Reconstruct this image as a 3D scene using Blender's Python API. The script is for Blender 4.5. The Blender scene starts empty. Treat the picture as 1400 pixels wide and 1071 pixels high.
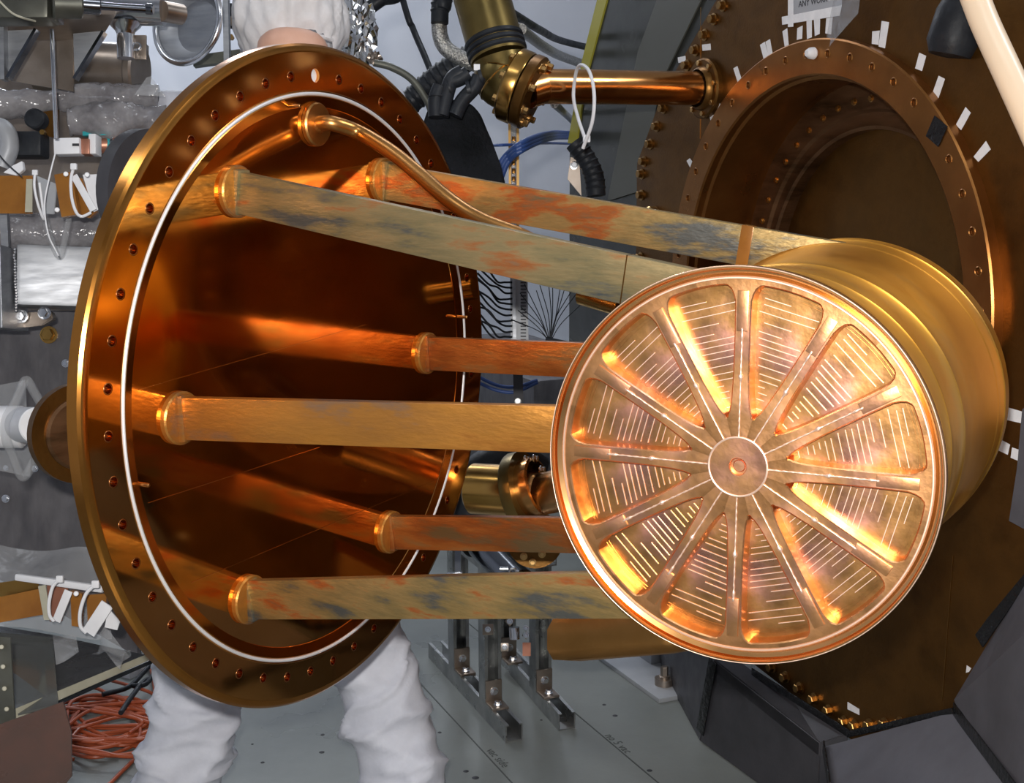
import bpy, bmesh, math, random
from mathutils import Vector, Matrix, noise
random.seed(7)
V = Vector
C = bpy.context.scene
COL = bpy.context.collection
# ------------------------------------------------------------------ camera
CR = Matrix(((0.8824475, 0.4703876, -0.0046854), (0.0813437, -0.1623958, -0.9833671), (-0.4633246, 0.8673887, -0.1815688)))
CAM = V((1.21975, -1.6743, 1.33415))
FOC = 1859.5
cd = bpy.data.cameras.new('camera'); co = bpy.data.objects.new('camera', cd); COL.objects.link(co)
m3 = Matrix((CR[0], -V(CR[1]), -V(CR[2]))).transposed()
co.matrix_world = Matrix.Translation(CAM) @ m3.to_4x4()
cd.sensor_width = 36; cd.lens = FOC/1400*36; cd.clip_start = 0.02; cd.clip_end = 60
C.camera = co
# ------------------------------------------------------------------ light
w = bpy.data.worlds.new('world'); C.world = w; w.use_nodes = True
w.node_tree.nodes['Background'].inputs[0].default_value = (0.62, 0.66, 0.74, 1)
w.node_tree.nodes['Background'].inputs[1].default_value = 0.05
def area(name, loc, target, size, power, color=(1, 1, 1), sy=None):
    l = bpy.data.lights.new(name, 'AREA'); l.energy = power; l.size = size; l.color = color
    if sy: l.shape = 'RECTANGLE'; l.size_y = sy
    o = bpy.data.objects.new(name, l); COL.objects.link(o); o.location = loc
    o.rotation_euler = (V(target)-V(loc)).to_track_quat('-Z', 'Y').to_euler(); return o
area('camera_flash', CAM + V((-0.03, -0.03, 0.09)), (0.3, 0.3, 0.95), 0.055, 43, (1, 0.97, 0.93), 0.03)
for lx, ly, pw in ((-0.6, 1.6, 11), (0.9, -0.9, 8), (-1.3, -0.7, 8), (-2.6, 2.6, 42), (-2.6, 4.2, 50), (2.3, 0.9, 34)):  # last lamp, at right, is added to brighten the drum barrel
    area('ceiling_and_fill_lamp', (lx, ly, 3.12), (lx, ly, 0), 1.2, pw, (0.88, 0.93, 1), 0.3)
C.view_settings.view_transform = 'Standard'; C.view_settings.look = 'None'
C.view_settings.exposure = 0.0; C.view_settings.gamma = 1.0; C.view_settings.use_curve_mapping = False
# ------------------------------------------------------------------ pixel -> point helpers
def ray(px, py): return CR.transposed() @ V(((px-700)/FOC, (py-535.5)/FOC, 1))
def P(px, py, d): return CAM + ray(px, py)*d
def PL(px, py, p0, n):
    d = ray(px, py); n = V(n); return CAM + d*((V(p0)-CAM).dot(n)/d.dot(n))
def FL(px, py, z=0): return PL(px, py, (0, 0, z), (0, 0, 1))
DC = V((0.4975, 0.924, 1.0195)); DN = V((math.cos(-2.227), math.sin(-2.227), 0)); DT = V((-DN.y, DN.x, 0)); UP = V((0, 0, 1))
def DP(px, py, off=0): return PL(px, py, DC + DN*off, DN)
CX = V(CR[0]); CY = -V(CR[1]); CZ = V(CR[2])       # camera right, up, forward as plain directions
# ------------------------------------------------------------------ materials
def mat(name, cols, metal=0, rough=0.5, rv=0, scale=6, stretch=(1, 1, 1), bump=0, bscale=60, detail=6, alpha=1, trans=0, ior=1.45, stops=None, spec=0.5, emit=None):
    m = bpy.data.materials.new(name); m.use_nodes = True; nt = m.node_tree; b = nt.nodes['Principled BSDF']
    b.inputs['Metallic'].default_value = metal; b.inputs['Roughness'].default_value = rough
    b.inputs['Specular IOR Level'].default_value = spec; b.inputs['IOR'].default_value = ior
    b.inputs['Transmission Weight'].default_value = trans; b.inputs['Alpha'].default_value = alpha
    tc = nt.nodes.new('ShaderNodeTexCoord'); mp = nt.nodes.new('ShaderNodeMapping'); mp.inputs['Scale'].default_value = stretch
    nt.links.new(tc.outputs['Object'], mp.inputs['Vector'])
    if isinstance(cols[0], (int, float)): cols = [cols]
    if len(cols) == 1 and not rv: b.inputs['Base Color'].default_value = (*cols[0], 1)
    else:
        n = nt.nodes.new('ShaderNodeTexNoise'); n.inputs['Scale'].default_value = scale; n.inputs['Detail'].default_value = detail
        n.inputs['Roughness'].default_value = 0.62
        nt.links.new(mp.outputs[0], n.inputs['Vector'])
        r = nt.nodes.new('ShaderNodeValToRGB'); e = r.color_ramp.elements
        k = len(cols)
        st = stops or [0.5 + 0.32*((i/(k-1))-0.5) for i in range(k)] if k > 1 else [0.5]
        e[0].position = st[0]; e[0].color = (*cols[0], 1)
        if k > 1: e[1].position = st[-1]; e[1].color = (*cols[-1], 1)
        else: e[1].color = (*cols[0], 1)
        for i in range(1, k-1): q = e.new(st[i]); q.color = (*cols[i], 1)
        nt.links.new(n.outputs['Fac'], r.inputs[0]); nt.links.new(r.outputs[0], b.inputs['Base Color'])
        if rv:
            n2 = nt.nodes.new('ShaderNodeTexNoise'); n2.inputs['Scale'].default_value = scale*1.7; n2.inputs['Detail'].default_value = 4
            nt.links.new(mp.outputs[0], n2.inputs['Vector'])
            mr = nt.nodes.new('ShaderNodeMapRange'); mr.inputs[1].default_value = 0.35; mr.inputs[2].default_value = 0.7
            mr.inputs[3].default_value = rough-rv; mr.inputs[4].default_value = rough+rv
            nt.links.new(n2.outputs['Fac'], mr.inputs[0]); nt.links.new(mr.outputs[0], b.inputs['Roughness'])
    if bump:
        n3 = nt.nodes.new('ShaderNodeTexNoise'); n3.inputs['Scale'].default_value = bscale; n3.inputs['Detail'].default_value = 3
        nt.links.new(mp.outputs[0], n3.inputs['Vector'])
        bp = nt.nodes.new('ShaderNodeBump'); bp.inputs['Strength'].default_value = bump; bp.inputs['Distance'].default_value = 0.01
        nt.links.new(n3.outputs['Fac'], bp.inputs['Height']); nt.links.new(bp.outputs[0], b.inputs['Normal'])
    return m
M = {}
M['mirror'] = mat('polished_copper', [(0.66, 0.27, 0.055), (0.80, 0.36, 0.10)], 1, 0.085, 0.035, scale=3.5)
M['rimcu'] = mat('turned_copper', [(0.46, 0.18, 0.032), (0.58, 0.245, 0.05)], 1, 0.2, 0.06, scale=5)
M['face'] = mat('pink_copper', [(0.62, 0.29, 0.095), (0.84, 0.42, 0.18), (0.94, 0.46, 0.30)], 1, 0.35, 0.07, scale=11, bump=0.04, bscale=90)
M['pocket'] = mat('pocket_copper', [(0.52, 0.26, 0.075), (0.72, 0.36, 0.13), (0.93, 0.45, 0.31)], 1, 0.33, 0.08, scale=12, bump=0.05, bscale=60)
M['rimline'] = mat('pale_glint_copper', (1.0, 0.72, 0.55), 0.8, 0.42)  # flash glints put into colour: paler than the copper around
M['rimband'] = mat('orange_turned_copper', [(0.80, 0.40, 0.13), (0.90, 0.48, 0.20)], 1, 0.24, 0.05, scale=5)
M['pipesatin'] = mat('satin_copper_pipe', [(0.50, 0.23, 0.06), (0.62, 0.31, 0.10)], 1, 0.34, 0.05, scale=6)
M['cup'] = mat('bolt_hole_copper', (0.42, 0.17, 0.06), 1, 0.3)
M['barrel'] = mat('ochre_copper', [(0.90, 0.40, 0.045), (0.97, 0.47, 0.065), (0.84, 0.46, 0.13)], 1, 0.40, 0.06, scale=4)
M['oxide'] = mat('oxidised_copper', [(0.11, 0.11, 0.10), (0.27, 0.19, 0.075), (0.37, 0.24, 0.09), (0.42, 0.12, 0.03), (0.20, 0.15, 0.08)], 0.62, 0.40, 0.08, scale=13, stretch=(0.5, 1.4, 1.9), bump=0.12, bscale=120, stops=[0.36, 0.44, 0.54, 0.61, 0.70])
M['oxidered'] = mat('reddish_oxidised_copper', [(0.20, 0.13, 0.06), (0.32, 0.10, 0.025), (0.42, 0.155, 0.038), (0.30, 0.19, 0.08)], 0.7, 0.38, 0.08, scale=13, stretch=(0.5, 1.5, 2), bump=0.1, bscale=120, stops=[0.34, 0.45, 0.57, 0.68])
M['oxideorange'] = mat('orange_oxidised_copper', [(0.22, 0.17, 0.14), (0.46, 0.20, 0.045), (0.56, 0.24, 0.045), (0.42, 0.155, 0.03)], 0.7, 0.36, 0.06, scale=7, stretch=(0.6, 1.4, 2), bump=0.08, bscale=120, stops=[0.32, 0.45, 0.58, 0.70])
M['darkcu'] = mat('dark_copper_plate', [(0.095, 0.042, 0.009), (0.17, 0.078, 0.017), (0.12, 0.056, 0.013)], 0.85, 0.36, 0.08, scale=5, bump=0.05, bscale=200)
M['ringcu'] = mat('dark_copper_ring', [(0.24, 0.10, 0.026), (0.36, 0.155, 0.042)], 0.9, 0.34, 0.07, scale=7)
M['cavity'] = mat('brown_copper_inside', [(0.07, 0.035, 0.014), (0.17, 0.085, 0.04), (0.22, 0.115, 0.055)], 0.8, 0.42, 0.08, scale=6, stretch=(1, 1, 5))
M['boltcu'] = mat('bronze_bolt', (0.60, 0.36, 0.13), 1, 0.28)
M['pipecu'] = mat('copper_pipe', [(0.62, 0.29, 0.09), (0.72, 0.36, 0.13)], 1, 0.24, 0.05, scale=6, stretch=(3, 3, 1))
M['brass'] = mat('brass_brown_pipe', [(0.13, 0.095, 0.032), (0.22, 0.15, 0.048)], 0.9, 0.36, 0.06, scale=8)
M['gold'] = mat('golden_fitting', [(0.46, 0.25, 0.06), (0.58, 0.34, 0.10)], 1, 0.22, 0.05, scale=8)
M['silver'] = mat('silver_seal', (0.97, 0.97, 0.98), 0.55, 0.38)
M['steel'] = mat('stainless_steel', [(0.66, 0.67, 0.69), (0.80, 0.81, 0.83)], 1, 0.2, 0.06, scale=7)
M['brushed'] = mat('brushed_aluminium', [(0.28, 0.29, 0.31), (0.40, 0.41, 0.43)], 1, 0.52, 0.08, scale=8, stretch=(1, 1, 6))
M['warmsteel'] = mat('warm_toned_steel', [(0.24, 0.19, 0.15), (0.38, 0.32, 0.27)], 0.9, 0.36, 0.06, scale=8)  # brownish tone; on the lying cylinder it stands for brown light
M['zinc'] = mat('zinc_channel', [(0.26, 0.27, 0.27), (0.46, 0.46, 0.45)], 0.9, 0.34, 0.08, scale=14)
M['black'] = mat('black_rubber', [(0.008, 0.009, 0.012), (0.02, 0.023, 0.028)], 0, 0.5, 0.1, scale=20, bump=0.1, bscale=80, spec=0.3)
M['pouch'] = mat('black_cloth', [(0.006, 0.007, 0.008), (0.012, 0.013, 0.016)], 0, 0.85, 0.05, scale=20, bump=0.4, bscale=140, spec=0.15)
M['blue'] = mat('blue_cable_skin', (0.035, 0.08, 0.26), 0, 0.4)
M['braid'] = mat('steel_braid', [(0.16, 0.16, 0.16), (0.62, 0.60, 0.55)], 0.9, 0.34, 0.06, scale=220, bump=0.4, bscale=300)
M['foil'] = mat('crumpled_foil', [(0.70, 0.70, 0.68), (0.9, 0.9, 0.9)], 1, 0.14, 0.05, scale=10)
M['white'] = mat('white_plastic', [(0.66, 0.66, 0.68), (0.78, 0.78, 0.80)], 0, 0.42, 0.05, scale=8)
M['paper'] = mat('white_paper_tape', [(0.72, 0.72, 0.74), (0.82, 0.82, 0.84)], 0, 0.7, 0.05, scale=60)
M['greypaper'] = mat('grey_film_note', (0.36, 0.37, 0.40), 0, 0.5)
M['ink'] = mat('marker_ink', (0.03, 0.03, 0.035), 0, 0.6)
M['suit'] = mat('white_coverall_cloth', [(0.54, 0.55, 0.61), (0.66, 0.67, 0.73)], 0, 0.62, 0.05, scale=9, bump=0.12, bscale=70)
M['cap'] = mat('thin_white_cap', [(0.66, 0.63, 0.62), (0.80, 0.78, 0.78)], 0, 0.6, 0.05, scale=9, bump=0.2, bscale=50, alpha=0.9)
M['skin'] = mat('skin', [(0.60, 0.33, 0.23), (0.70, 0.41, 0.30)], 0, 0.5, 0.04, scale=12)
M['floor'] = mat('grey_steel_floor', [(0.165, 0.178, 0.168), (0.225, 0.238, 0.222)], 0.1, 0.34, 0.08, scale=2.2, bump=0.02, bscale=120)
M['wall'] = mat('white_panel_wall', [(0.62, 0.64, 0.70), (0.70, 0.72, 0.78)], 0, 0.45, 0.08, scale=1.2)
M['shade'] = mat('dark_grey_lead_sheet', [(0.040, 0.039, 0.044), (0.062, 0.060, 0.068)], 0.1, 0.5, 0.08, scale=8, bump=0.05, bscale=50)
M['shade2'] = mat('grey_lead_sheet', [(0.085, 0.083, 0.095), (0.12, 0.118, 0.135)], 0.15, 0.45, 0.08, scale=6, bump=0.03, bscale=40)
M['tape'] = mat('black_tape', (0.008, 0.008, 0.009), 0, 0.22, bump=0.5, bscale=70)
M['greyplate'] = mat('grey_machine_plate', [(0.085, 0.080, 0.085), (0.13, 0.122, 0.127)], 0.35, 0.42, 0.08, scale=9, stretch=(3, 3, 1), bump=0.02, bscale=60)
M['smoke'] = mat('smoky_clear_sheet', (0.10, 0.105, 0.10), 0, 0.12, alpha=0.80)
M['clear'] = mat('clear_plastic_film', [(0.40, 0.41, 0.42), (0.60, 0.61, 0.63)], 0, 0.16, 0.04, scale=14, bump=0.5, bscale=26, alpha=0.2)
M['wrap'] = mat('cloudy_wrapping_film', [(0.17, 0.16, 0.17), (0.36, 0.35, 0.36)], 0, 0.14, 0.05, scale=18, bump=0.9, bscale=30, alpha=0.72)
M['kapton'] = mat('amber_film', [(0.26, 0.10, 0.02), (0.40, 0.17, 0.03)], 0.2, 0.24, 0.05, scale=9, alpha=0.93)
M['redbrown'] = mat('copper_red_block', [(0.34, 0.14, 0.09), (0.45, 0.20, 0.13)], 0.6, 0.36, 0.05, scale=12)
M['teal'] = mat('teal_tape', (0.03, 0.33, 0.36), 0, 0.4)
M['pink'] = mat('pink_plastic', (0.85, 0.09, 0.32), 0, 0.4)
M['orangecable'] = mat('orange_cable_skin', [(0.30, 0.055, 0.018), (0.40, 0.085, 0.028)], 0, 0.42, 0.05, scale=10)
M['tan'] = mat('tan_board_edge', [(0.34, 0.32, 0.24), (0.42, 0.40, 0.31)], 0, 0.55, 0.05, scale=20)
M['darktray'] = mat('dark_tray_surface', [(0.05, 0.052, 0.055), (0.085, 0.088, 0.09)], 0.3, 0.30, 0.08, scale=7)
M['yellow'] = mat('yellow_green_edge', (0.38, 0.34, 0.04), 0, 0.4)
M['brownsheet'] = mat('brown_translucent_sheet', [(0.065, 0.045, 0.038), (0.11, 0.055, 0.042)], 0, 0.3, 0.05, scale=6, alpha=0.93)
M['tube'] = mat('warm_lit_hose', (0.84, 0.66, 0.47), 0.0, 0.3)  # cream tint puts the copper's warm reflection into the hose colour
M['rod'] = mat('dark_chrome', (0.20, 0.21, 0.23), 1, 0.16)
M['lens'] = mat('grey_anodised', [(0.10, 0.10, 0.085), (0.16, 0.16, 0.13)], 0.7, 0.38, 0.05, scale=9)
M['greylight'] = mat('light_grey_paint', [(0.30, 0.31, 0.33), (0.38, 0.39, 0.41)], 0.1, 0.45, 0.05, scale=6)
# ------------------------------------------------------------------ object helpers
def wl(o):
    p = V((0, 0, 0))
    while o is not None: p += o.location; o = o.parent
    return p
def add(name, bm, m, parent=None, smooth=True, ang=35, keep=None, norm=True):
    """links a bmesh given in world coordinates as one object"""
    if norm: bmesh.ops.recalc_face_normals(bm, faces=bm.faces)
    me = bpy.data.meshes.new(name)
    if parent is None:
        if keep is not None: off = V(keep)
        else:
            xs = [v.co for v in bm.verts]
            off = V((sum(c.x for c in xs)/len(xs), sum(c.y for c in xs)/len(xs), min(c.z for c in xs)))
        loc = off
    else: off = wl(parent); loc = V((0, 0, 0))
    for v in bm.verts: v.co -= off
    bm.to_mesh(me); bm.free()
    me.materials.append(M[m] if isinstance(m, str) else m)
    if smooth:
        me.shade_smooth()
        try: me.set_sharp_from_angle(angle=math.radians(ang))
        except Exception: pass
    o = bpy.data.objects.new(name, me); COL.objects.link(o); o.parent = parent; o.location = loc
    return o
def inst(name, me, parent, loc, rot=None, scale=None):
    o = bpy.data.objects.new(name, me); COL.objects.link(o); o.parent = parent
    o.location = V(loc) - (wl(parent) if parent else V((0, 0, 0)))
    if rot is not None: o.rotation_euler = rot
    if scale is not None: o.scale = scale
    return o
def tag(o, label, cat, group=None):
    o['label'] = label; o['category'] = cat
    if group: o['group'] = group
    return o
def thing(name, label, cat, loc, group=None):
    o = bpy.data.objects.new(name, None); COL.objects.link(o); o.location = V(loc); o.empty_display_size = 0.05
    return tag(o, label, cat, group)
def struct(o): o['kind'] = 'structure'; return o
def stuff(o): o['kind'] = 'stuff'; return o
def basis(ax):
    ax = V(ax).normalized(); t = V((0, 0, 1)) if abs(ax.z) < 0.9 else V((1, 0, 0))
    u = ax.cross(t).normalized(); v = u.cross(ax).normalized(); return u, v, ax
def lathe(bm, prof, org, ax, seg=64, u=None, cap=(False, False), closed=False):
    """prof: list of (r, s) s along ax from org"""
    a = V(ax).normalized(); uu, vv, a = basis(a); org = V(org); rings = []
    for r, s in prof:
        if r < 1e-6: rings.append([bm.verts.new(org + a*s)])
        else: rings.append([bm.verts.new(org + a*s + (uu*math.cos(t) + vv*math.sin(t))*r) for t in (2*math.pi*i/seg for i in range(seg))])
    pairs = list(zip(rings, rings[1:])) + ([(rings[-1], rings[0])] if closed else [])
    for A, B in pairs:
        for i in range(seg):
            j = (i+1) % seg
            if len(A) == 1 and len(B) == 1: continue
            if len(A) == 1: bm.faces.new((A[0], B[i], B[j]))
            elif len(B) == 1: bm.faces.new((A[i], A[j], B[0]))
            else: bm.faces.new((A[i], A[j], B[j], B[i]))
    if cap[0] and len(rings[0]) > 1: bm.faces.new(rings[0])
    if cap[1] and len(rings[-1]) > 1: bm.faces.new(rings[-1])
    return bm
def L(prof, org, ax, seg=64, **k): return lathe(bmesh.new(), prof, org, ax, seg, **k)
def cyl(bm, p0, p1, r0, r1=None, seg=24, bev=0):
    r1 = r0 if r1 is None else r1; d = V(p1)-V(p0); l = d.length
    if bev: pr = [(0, 0), (r0-bev, 0), (r0, bev), (r1, l-bev), (r1-bev, l), (0, l)]
    else: pr = [(0, 0), (r0, 0), (r1, l), (0, l)]
    return lathe(bm, pr, p0, d, seg)
def CYL(p0, p1, r0, r1=None, seg=24, bev=0): return cyl(bmesh.new(), p0, p1, r0, r1, seg, bev)
def box(bm, c, ax, size, bev=0):
    c = V(c); a, b, d = [V(x).normalized() for x in ax]; sx, sy, sz = [s/2 for s in size]
    vs = [bm.verts.new(c + a*(i*sx) + b*(j*sy) + d*(k*sz)) for i in (-1, 1) for j in (-1, 1) for k in (-1, 1)]
    fs = [bm.faces.new([vs[q] for q in f]) for f in ((0, 1, 3, 2), (4, 6, 7, 5), (0, 4, 5, 1), (2, 3, 7, 6), (0, 2, 6, 4), (1, 5, 7, 3))]
    if bev:
        es = set(e for f in fs for e in f.edges)
        bmesh.ops.bevel(bm, geom=list(es), offset=bev, segments=2, affect='EDGES', profile=0.6)
    return bm
def BOX(c, ax, size, bev=0): return box(bmesh.new(), c, ax, size, bev)
WX = (V((1, 0, 0)), V((0, 1, 0)), V((0, 0, 1)))
def bar(bm, p0, p1, side, w, t, bev=0, ext=0):
    """box from p0 to p1, width w along 'side', thickness t on the third axis"""
    d = V(p1)-V(p0); a = d.normalized(); s = (V(side) - a*V(side).dot(a)).normalized(); n = a.cross(s)
    return box(bm, (V(p0)+V(p1))/2, (a, s, n), (d.length+ext, w, t), bev)
def BAR(*a, **k): return bar(bmesh.new(), *a, **k)
def smoothpath(pts, n=10):
    pts = [V(p) for p in pts]; out = []
    q = [pts[0]*2-pts[1]] + pts + [pts[-1]*2-pts[-2]]
    for i in range(1, len(q)-2):
        for k in range(n):
            t = k/n; a, b, c, d = q[i-1], q[i], q[i+1], q[i+2]
            out.append(0.5*((2*b) + (c-a)*t + (2*a-5*b+4*c-d)*t*t + (3*b-a-3*c+d)*t**3))
    out.append(pts[-1]); return out
def tube(bm, pts, r, seg=10, n=8, rf=None, raw=False):
    path = pts if raw else smoothpath(pts, n); N = len(path); rings = []
    t0 = (path[1]-path[0]).normalized(); u = basis(t0)[0]
    for i, p in enumerate(path):
        t = (path[min(i+1, N-1)]-path[max(i-1, 0)]).normalized(); u = (u - t*u.dot(t)).normalized(); v = t.cross(u)
        rr = r*(rf(i/(N-1)) if rf else 1)
        rings.append([bm.verts.new(p + (u*math.cos(a)+v*math.sin(a))*rr) for a in (2*math.pi*k/seg for k in range(seg))])
    for A, B in zip(rings, rings[1:]):
        for k in range(seg): j = (k+1) % seg; bm.faces.new((A[k], A[j], B[j], B[k]))
    bm.faces.new(rings[0]); bm.faces.new(rings[-1]); return bm
def TUBE(*a, **k): return tube(bmesh.new(), *a, **k)
def prism(bm, pts, vec, bev=0):
    """flat polygon extruded by vec"""
    vec = V(vec); A = [bm.verts.new(V(p)) for p in pts]; B = [bm.verts.new(V(p)+vec) for p in pts]; n = len(A)
    fs = [bm.faces.new(A), bm.faces.new(B[::-1])]
    for i in range(n): j = (i+1) % n; fs.append(bm.faces.new((A[j], A[i], B[i], B[j])))
    if bev:
        es = set(e for f in fs for e in f.edges); bmesh.ops.bevel(bm, geom=list(es), offset=bev, segments=2, affect='EDGES')
    return bm
def PRISM(*a, **k): return prism(bmesh.new(), *a, **k)
def plate_holes(bm, outer, holes, depth):
    """outer & holes lists of points (coplanar); walls follow depth vector"""
    depth = V(depth); es = []; loops = []
    for lp in [outer]+holes:
        vs = [bm.verts.new(V(p)) for p in lp]; loops.append(vs)
        es += [bm.edges.new((vs[i], vs[(i+1) % len(vs)])) for i in range(len(vs))]
    bmesh.ops.triangle_fill(bm, use_beauty=True, use_dissolve=False, edges=es)
    for vs in loops:
        B = [bm.verts.new(v.co+depth) for v in vs]; n = len(vs)
        for i in range(n): j = (i+1) % n; bm.faces.new((vs[i], vs[j], B[j], B[i]))
    return bm
def circ(c, u, v, r, n): return [V(c) + (V(u)*math.cos(2*math.pi*i/n) + V(v)*math.sin(2*math.pi*i/n))*r for i in range(n)]
def sheet(bm, pts, t, n=12, wob=0, f=6, seed=0):
    """quad sheet (4 corners) with wobble and thickness t"""
    a, b, c, d = [V(p) for p in pts]; nrm = (b-a).cross(d-a).normalized(); g = []
    for i in range(n+1):
        row = []
        for j in range(n+1):
            s, q = i/n, j/n; p = (a*(1-s)+b*s)*(1-q) + (d*(1-s)+c*s)*q
            p = p + nrm*(noise.noise(p*f + V((seed, 0, 0)))*wob); row.append(p)
        g.append(row)
    for sgn in (0, 1):
        G = [[bm.verts.new(p + nrm*t*sgn) for p in row] for row in g]
        for i in range(n):
            for j in range(n):
                q = (G[i][j], G[i+1][j], G[i+1][j+1], G[i][j+1]); bm.faces.new(q if sgn else q[::-1])
        if sgn == 0: G0 = G
    bd = [(i, 0) for i in range(n)] + [(n, j) for j in range(n)] + [(i, n) for i in range(n, 0, -1)] + [(0, j) for j in range(n, 0, -1)]
    for k in range(len(bd)):
        (i, j), (i2, j2) = bd[k], bd[(k+1) % len(bd)]
        bm.faces.new((G0[i][j], G0[i2][j2], G[i2][j2], G[i][j]))
    return bm
def SHEET(*a, **k): return sheet(bmesh.new(), *a, **k)
def text_bm(s, org, right, up, size, lift=0.0006):
    cu = bpy.data.curves.new('t', 'FONT'); cu.body = s; cu.size = size; cu.extrude = 0.0002; cu.resolution_u = 2
    to = bpy.data.objects.new('t', cu); COL.objects.link(to)
    dg = bpy.context.evaluated_depsgraph_get(); me = bpy.data.meshes.new_from_object(to.evaluated_get(dg))
    bm = bmesh.new(); bm.from_mesh(me); bpy.data.objects.remove(to); bpy.data.meshes.remove(me)
    r = V(right).normalized(); u = V(up).normalized(); n = r.cross(u)
    for v in bm.verts: c = v.co.copy(); v.co = V(org) + r*c.x + u*c.y + n*(c.z+lift)
    return bm
def hexbolt(bm, c, ax, r, h, washer=True):
    u, v, a = basis(ax); c = V(c)
    if washer: lathe(bm, [(0, 0), (r*1.35, 0), (r*1.35, h*0.2), (r*1.0, h*0.24), (0, h*0.24)], c, a, 16)
    lathe(bm, [(r*0.98, h*0.2), (r, h*0.9), (r*0.86, h), (0, h)], c, a, 6); return bm

# ================================================================== ROOM
fl = bmesh.new(); q_ = DC + DT*(-1) + DN*0.2; box(fl, (q_.x, q_.y, -0.03), (DT, DN, UP), (11, 7.6, 0.06))
fo = struct(add('floor', fl, 'floor', smooth=False))
# joints between the floor plates, marker dots and scribbles
def floor_line(a, b, wdt, name='plate_joint', mm='ink'):
    A, B = FL(*a), FL(*b); d = (B-A).normalized(); A -= d*0.9; B += d*0.6
    add(name, BAR(A+V((0, 0, 0.0004)), B+V((0, 0, 0.0004)), (d.y, -d.x, 0), wdt, 0.0008), mm, fo, smooth=False)
M['joint'] = mat('dark_floor_joint', (0.06, 0.065, 0.06), 0, 0.6)
floor_line((515, 870), (700, 1071), 0.003, mm='joint'); floor_line((780, 970), (900, 1071), 0.003, mm='joint')
for (px, py, r) in [(441, 1005, 3), (440, 1029, 4), (601, 1002, 3), (637, 1055, 4), (650, 1064, 5), (841, 979, 4), (826, 964, 3), (888, 1054, 4), (586, 980, 2), (359, 1043, 3), (345, 1018, 2), (740, 985, 2)]:
    p = FL(px, py); add('floor_mark', L([(0, 0.0012), (r*0.0016*0.7, 0.0012), (r*0.0016, 0.0002)], p, UP, 10), 'ink', fo)
fd = (FL(900, 1071)-FL(780, 970)).normalized(); fs = UP.cross(fd)
for s, (px, py) in (('vac side', (664, 1026)), ('no 5 vac', (826, 1006))):
    add('handwriting', text_bm(s, FL(px, py), fd, fs, 0.030, 0.0004), 'joint', fo, smooth=False)
# white clean room walls: s runs along the big plate, t along its normal
s0 = (FL(700, 548)-DC).dot(DT); s1 = 3.3; t0 = -3.2; t1 = 3.6; HC = 3.2
def RM(s, t, z): q = DC + DT*s + DN*t; return V((q.x, q.y, z))
cs, ct = (s0+s1)/2, (t0+t1)/2
struct(add('wall_back', BOX(RM(s0-0.05, ct, HC/2), (DN, DT, UP), (t1-t0+0.2, 0.1, HC)), 'wall', smooth=False))
struct(add('wall_right', BOX(RM(s1+0.05, ct, HC/2), (DN, DT, UP), (t1-t0+0.2, 0.1, HC)), 'wall', smooth=False))
struct(add('wall_far', BOX(RM(cs, t0-0.05, HC/2), (DT, DN, UP), (s1-s0, 0.1, HC)), 'wall', smooth=False))
struct(add('wall_front', BOX(RM(cs, t1+0.05, HC/2), (DT, DN, UP), (s1-s0, 0.1, HC)), 'wall', smooth=False))
struct(add('ceiling', BOX(RM(cs, ct, HC+0.05), (DT, DN, UP), (s1-s0+0.2, t1-t0+0.2, 0.1)), 'wall', smooth=False))
struct(add('baseboard_back', BOX(RM(s0+0.01, ct, 0.06), (DN, DT, UP), (t1-t0, 0.02, 0.12)), 'greylight', smooth=False))

# ================================================================== POLISHED FLANGE (faces +X, centre F0)
F0 = V((0, 0, 0.975)); X = V((1, 0, 0)); Y = V((0, 1, 0))
flange = thing('copper_flange', 'huge round polished copper flange plate with six arms and a silver seal ring', 'flange', (0, 0, 0.475))
def FP(y, z, x=0): return V((x, y, 0.975+z))
R = 0.5
# outer band, front face with 48 holes
bm = bmesh.new()
holes = []; 
for k in range(48):
    a = math.radians(90 + 7.5*k); rr = 0.0075 if k else 0.012
    holes.append(circ(F0 + Y*(0.4545*math.cos(a)) + UP*(0.4545*math.sin(a)), Y, UP, rr*0.85, 14))
plate_holes(bm, circ(F0, Y, UP, 0.4875, 192), [circ(F0, Y, UP, 0.4335, 160)] + holes, (-0.022, 0, 0))
add('bolt_face', bm, 'mirror', flange, ang=20)
add('outer_rim', L([(0.4875, 0), (0.4895, 0.0), (0.4965, -0.0025), (0.5, -0.006), (0.5, -0.0225), (0.4955, -0.0265), (0.47, -0.0265), (0.0, -0.0265)], F0, X, 192), 'rimcu', flange, ang=20)
add('seal_land', L([(0.4335, 0), (0.4325, 0.0006), (0.4312, 0.0), (0.4312, -0.004), (0.4255, -0.004), (0.4255, 0.0), (0.4243, 0.0006), (0.4095, -0.0035)], F0, X, 192), 'rimcu', flange, ang=20)
add('mirror_disc', L([(0.4095, -0.0035), (0.4088, -0.0045), (0.0, -0.0045)], F0, X, 192), 'mirror', flange, ang=10)
so = add('seal_ring', L([(0.4283+0.0027*math.cos(t), -0.0004+0.0027*math.sin(t)) for t in (2*math.pi*i/10 for i in range(10))], F0, X, 256, closed=True), 'silver', flange)
so['label'] = 'silver metal seal ring'
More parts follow.
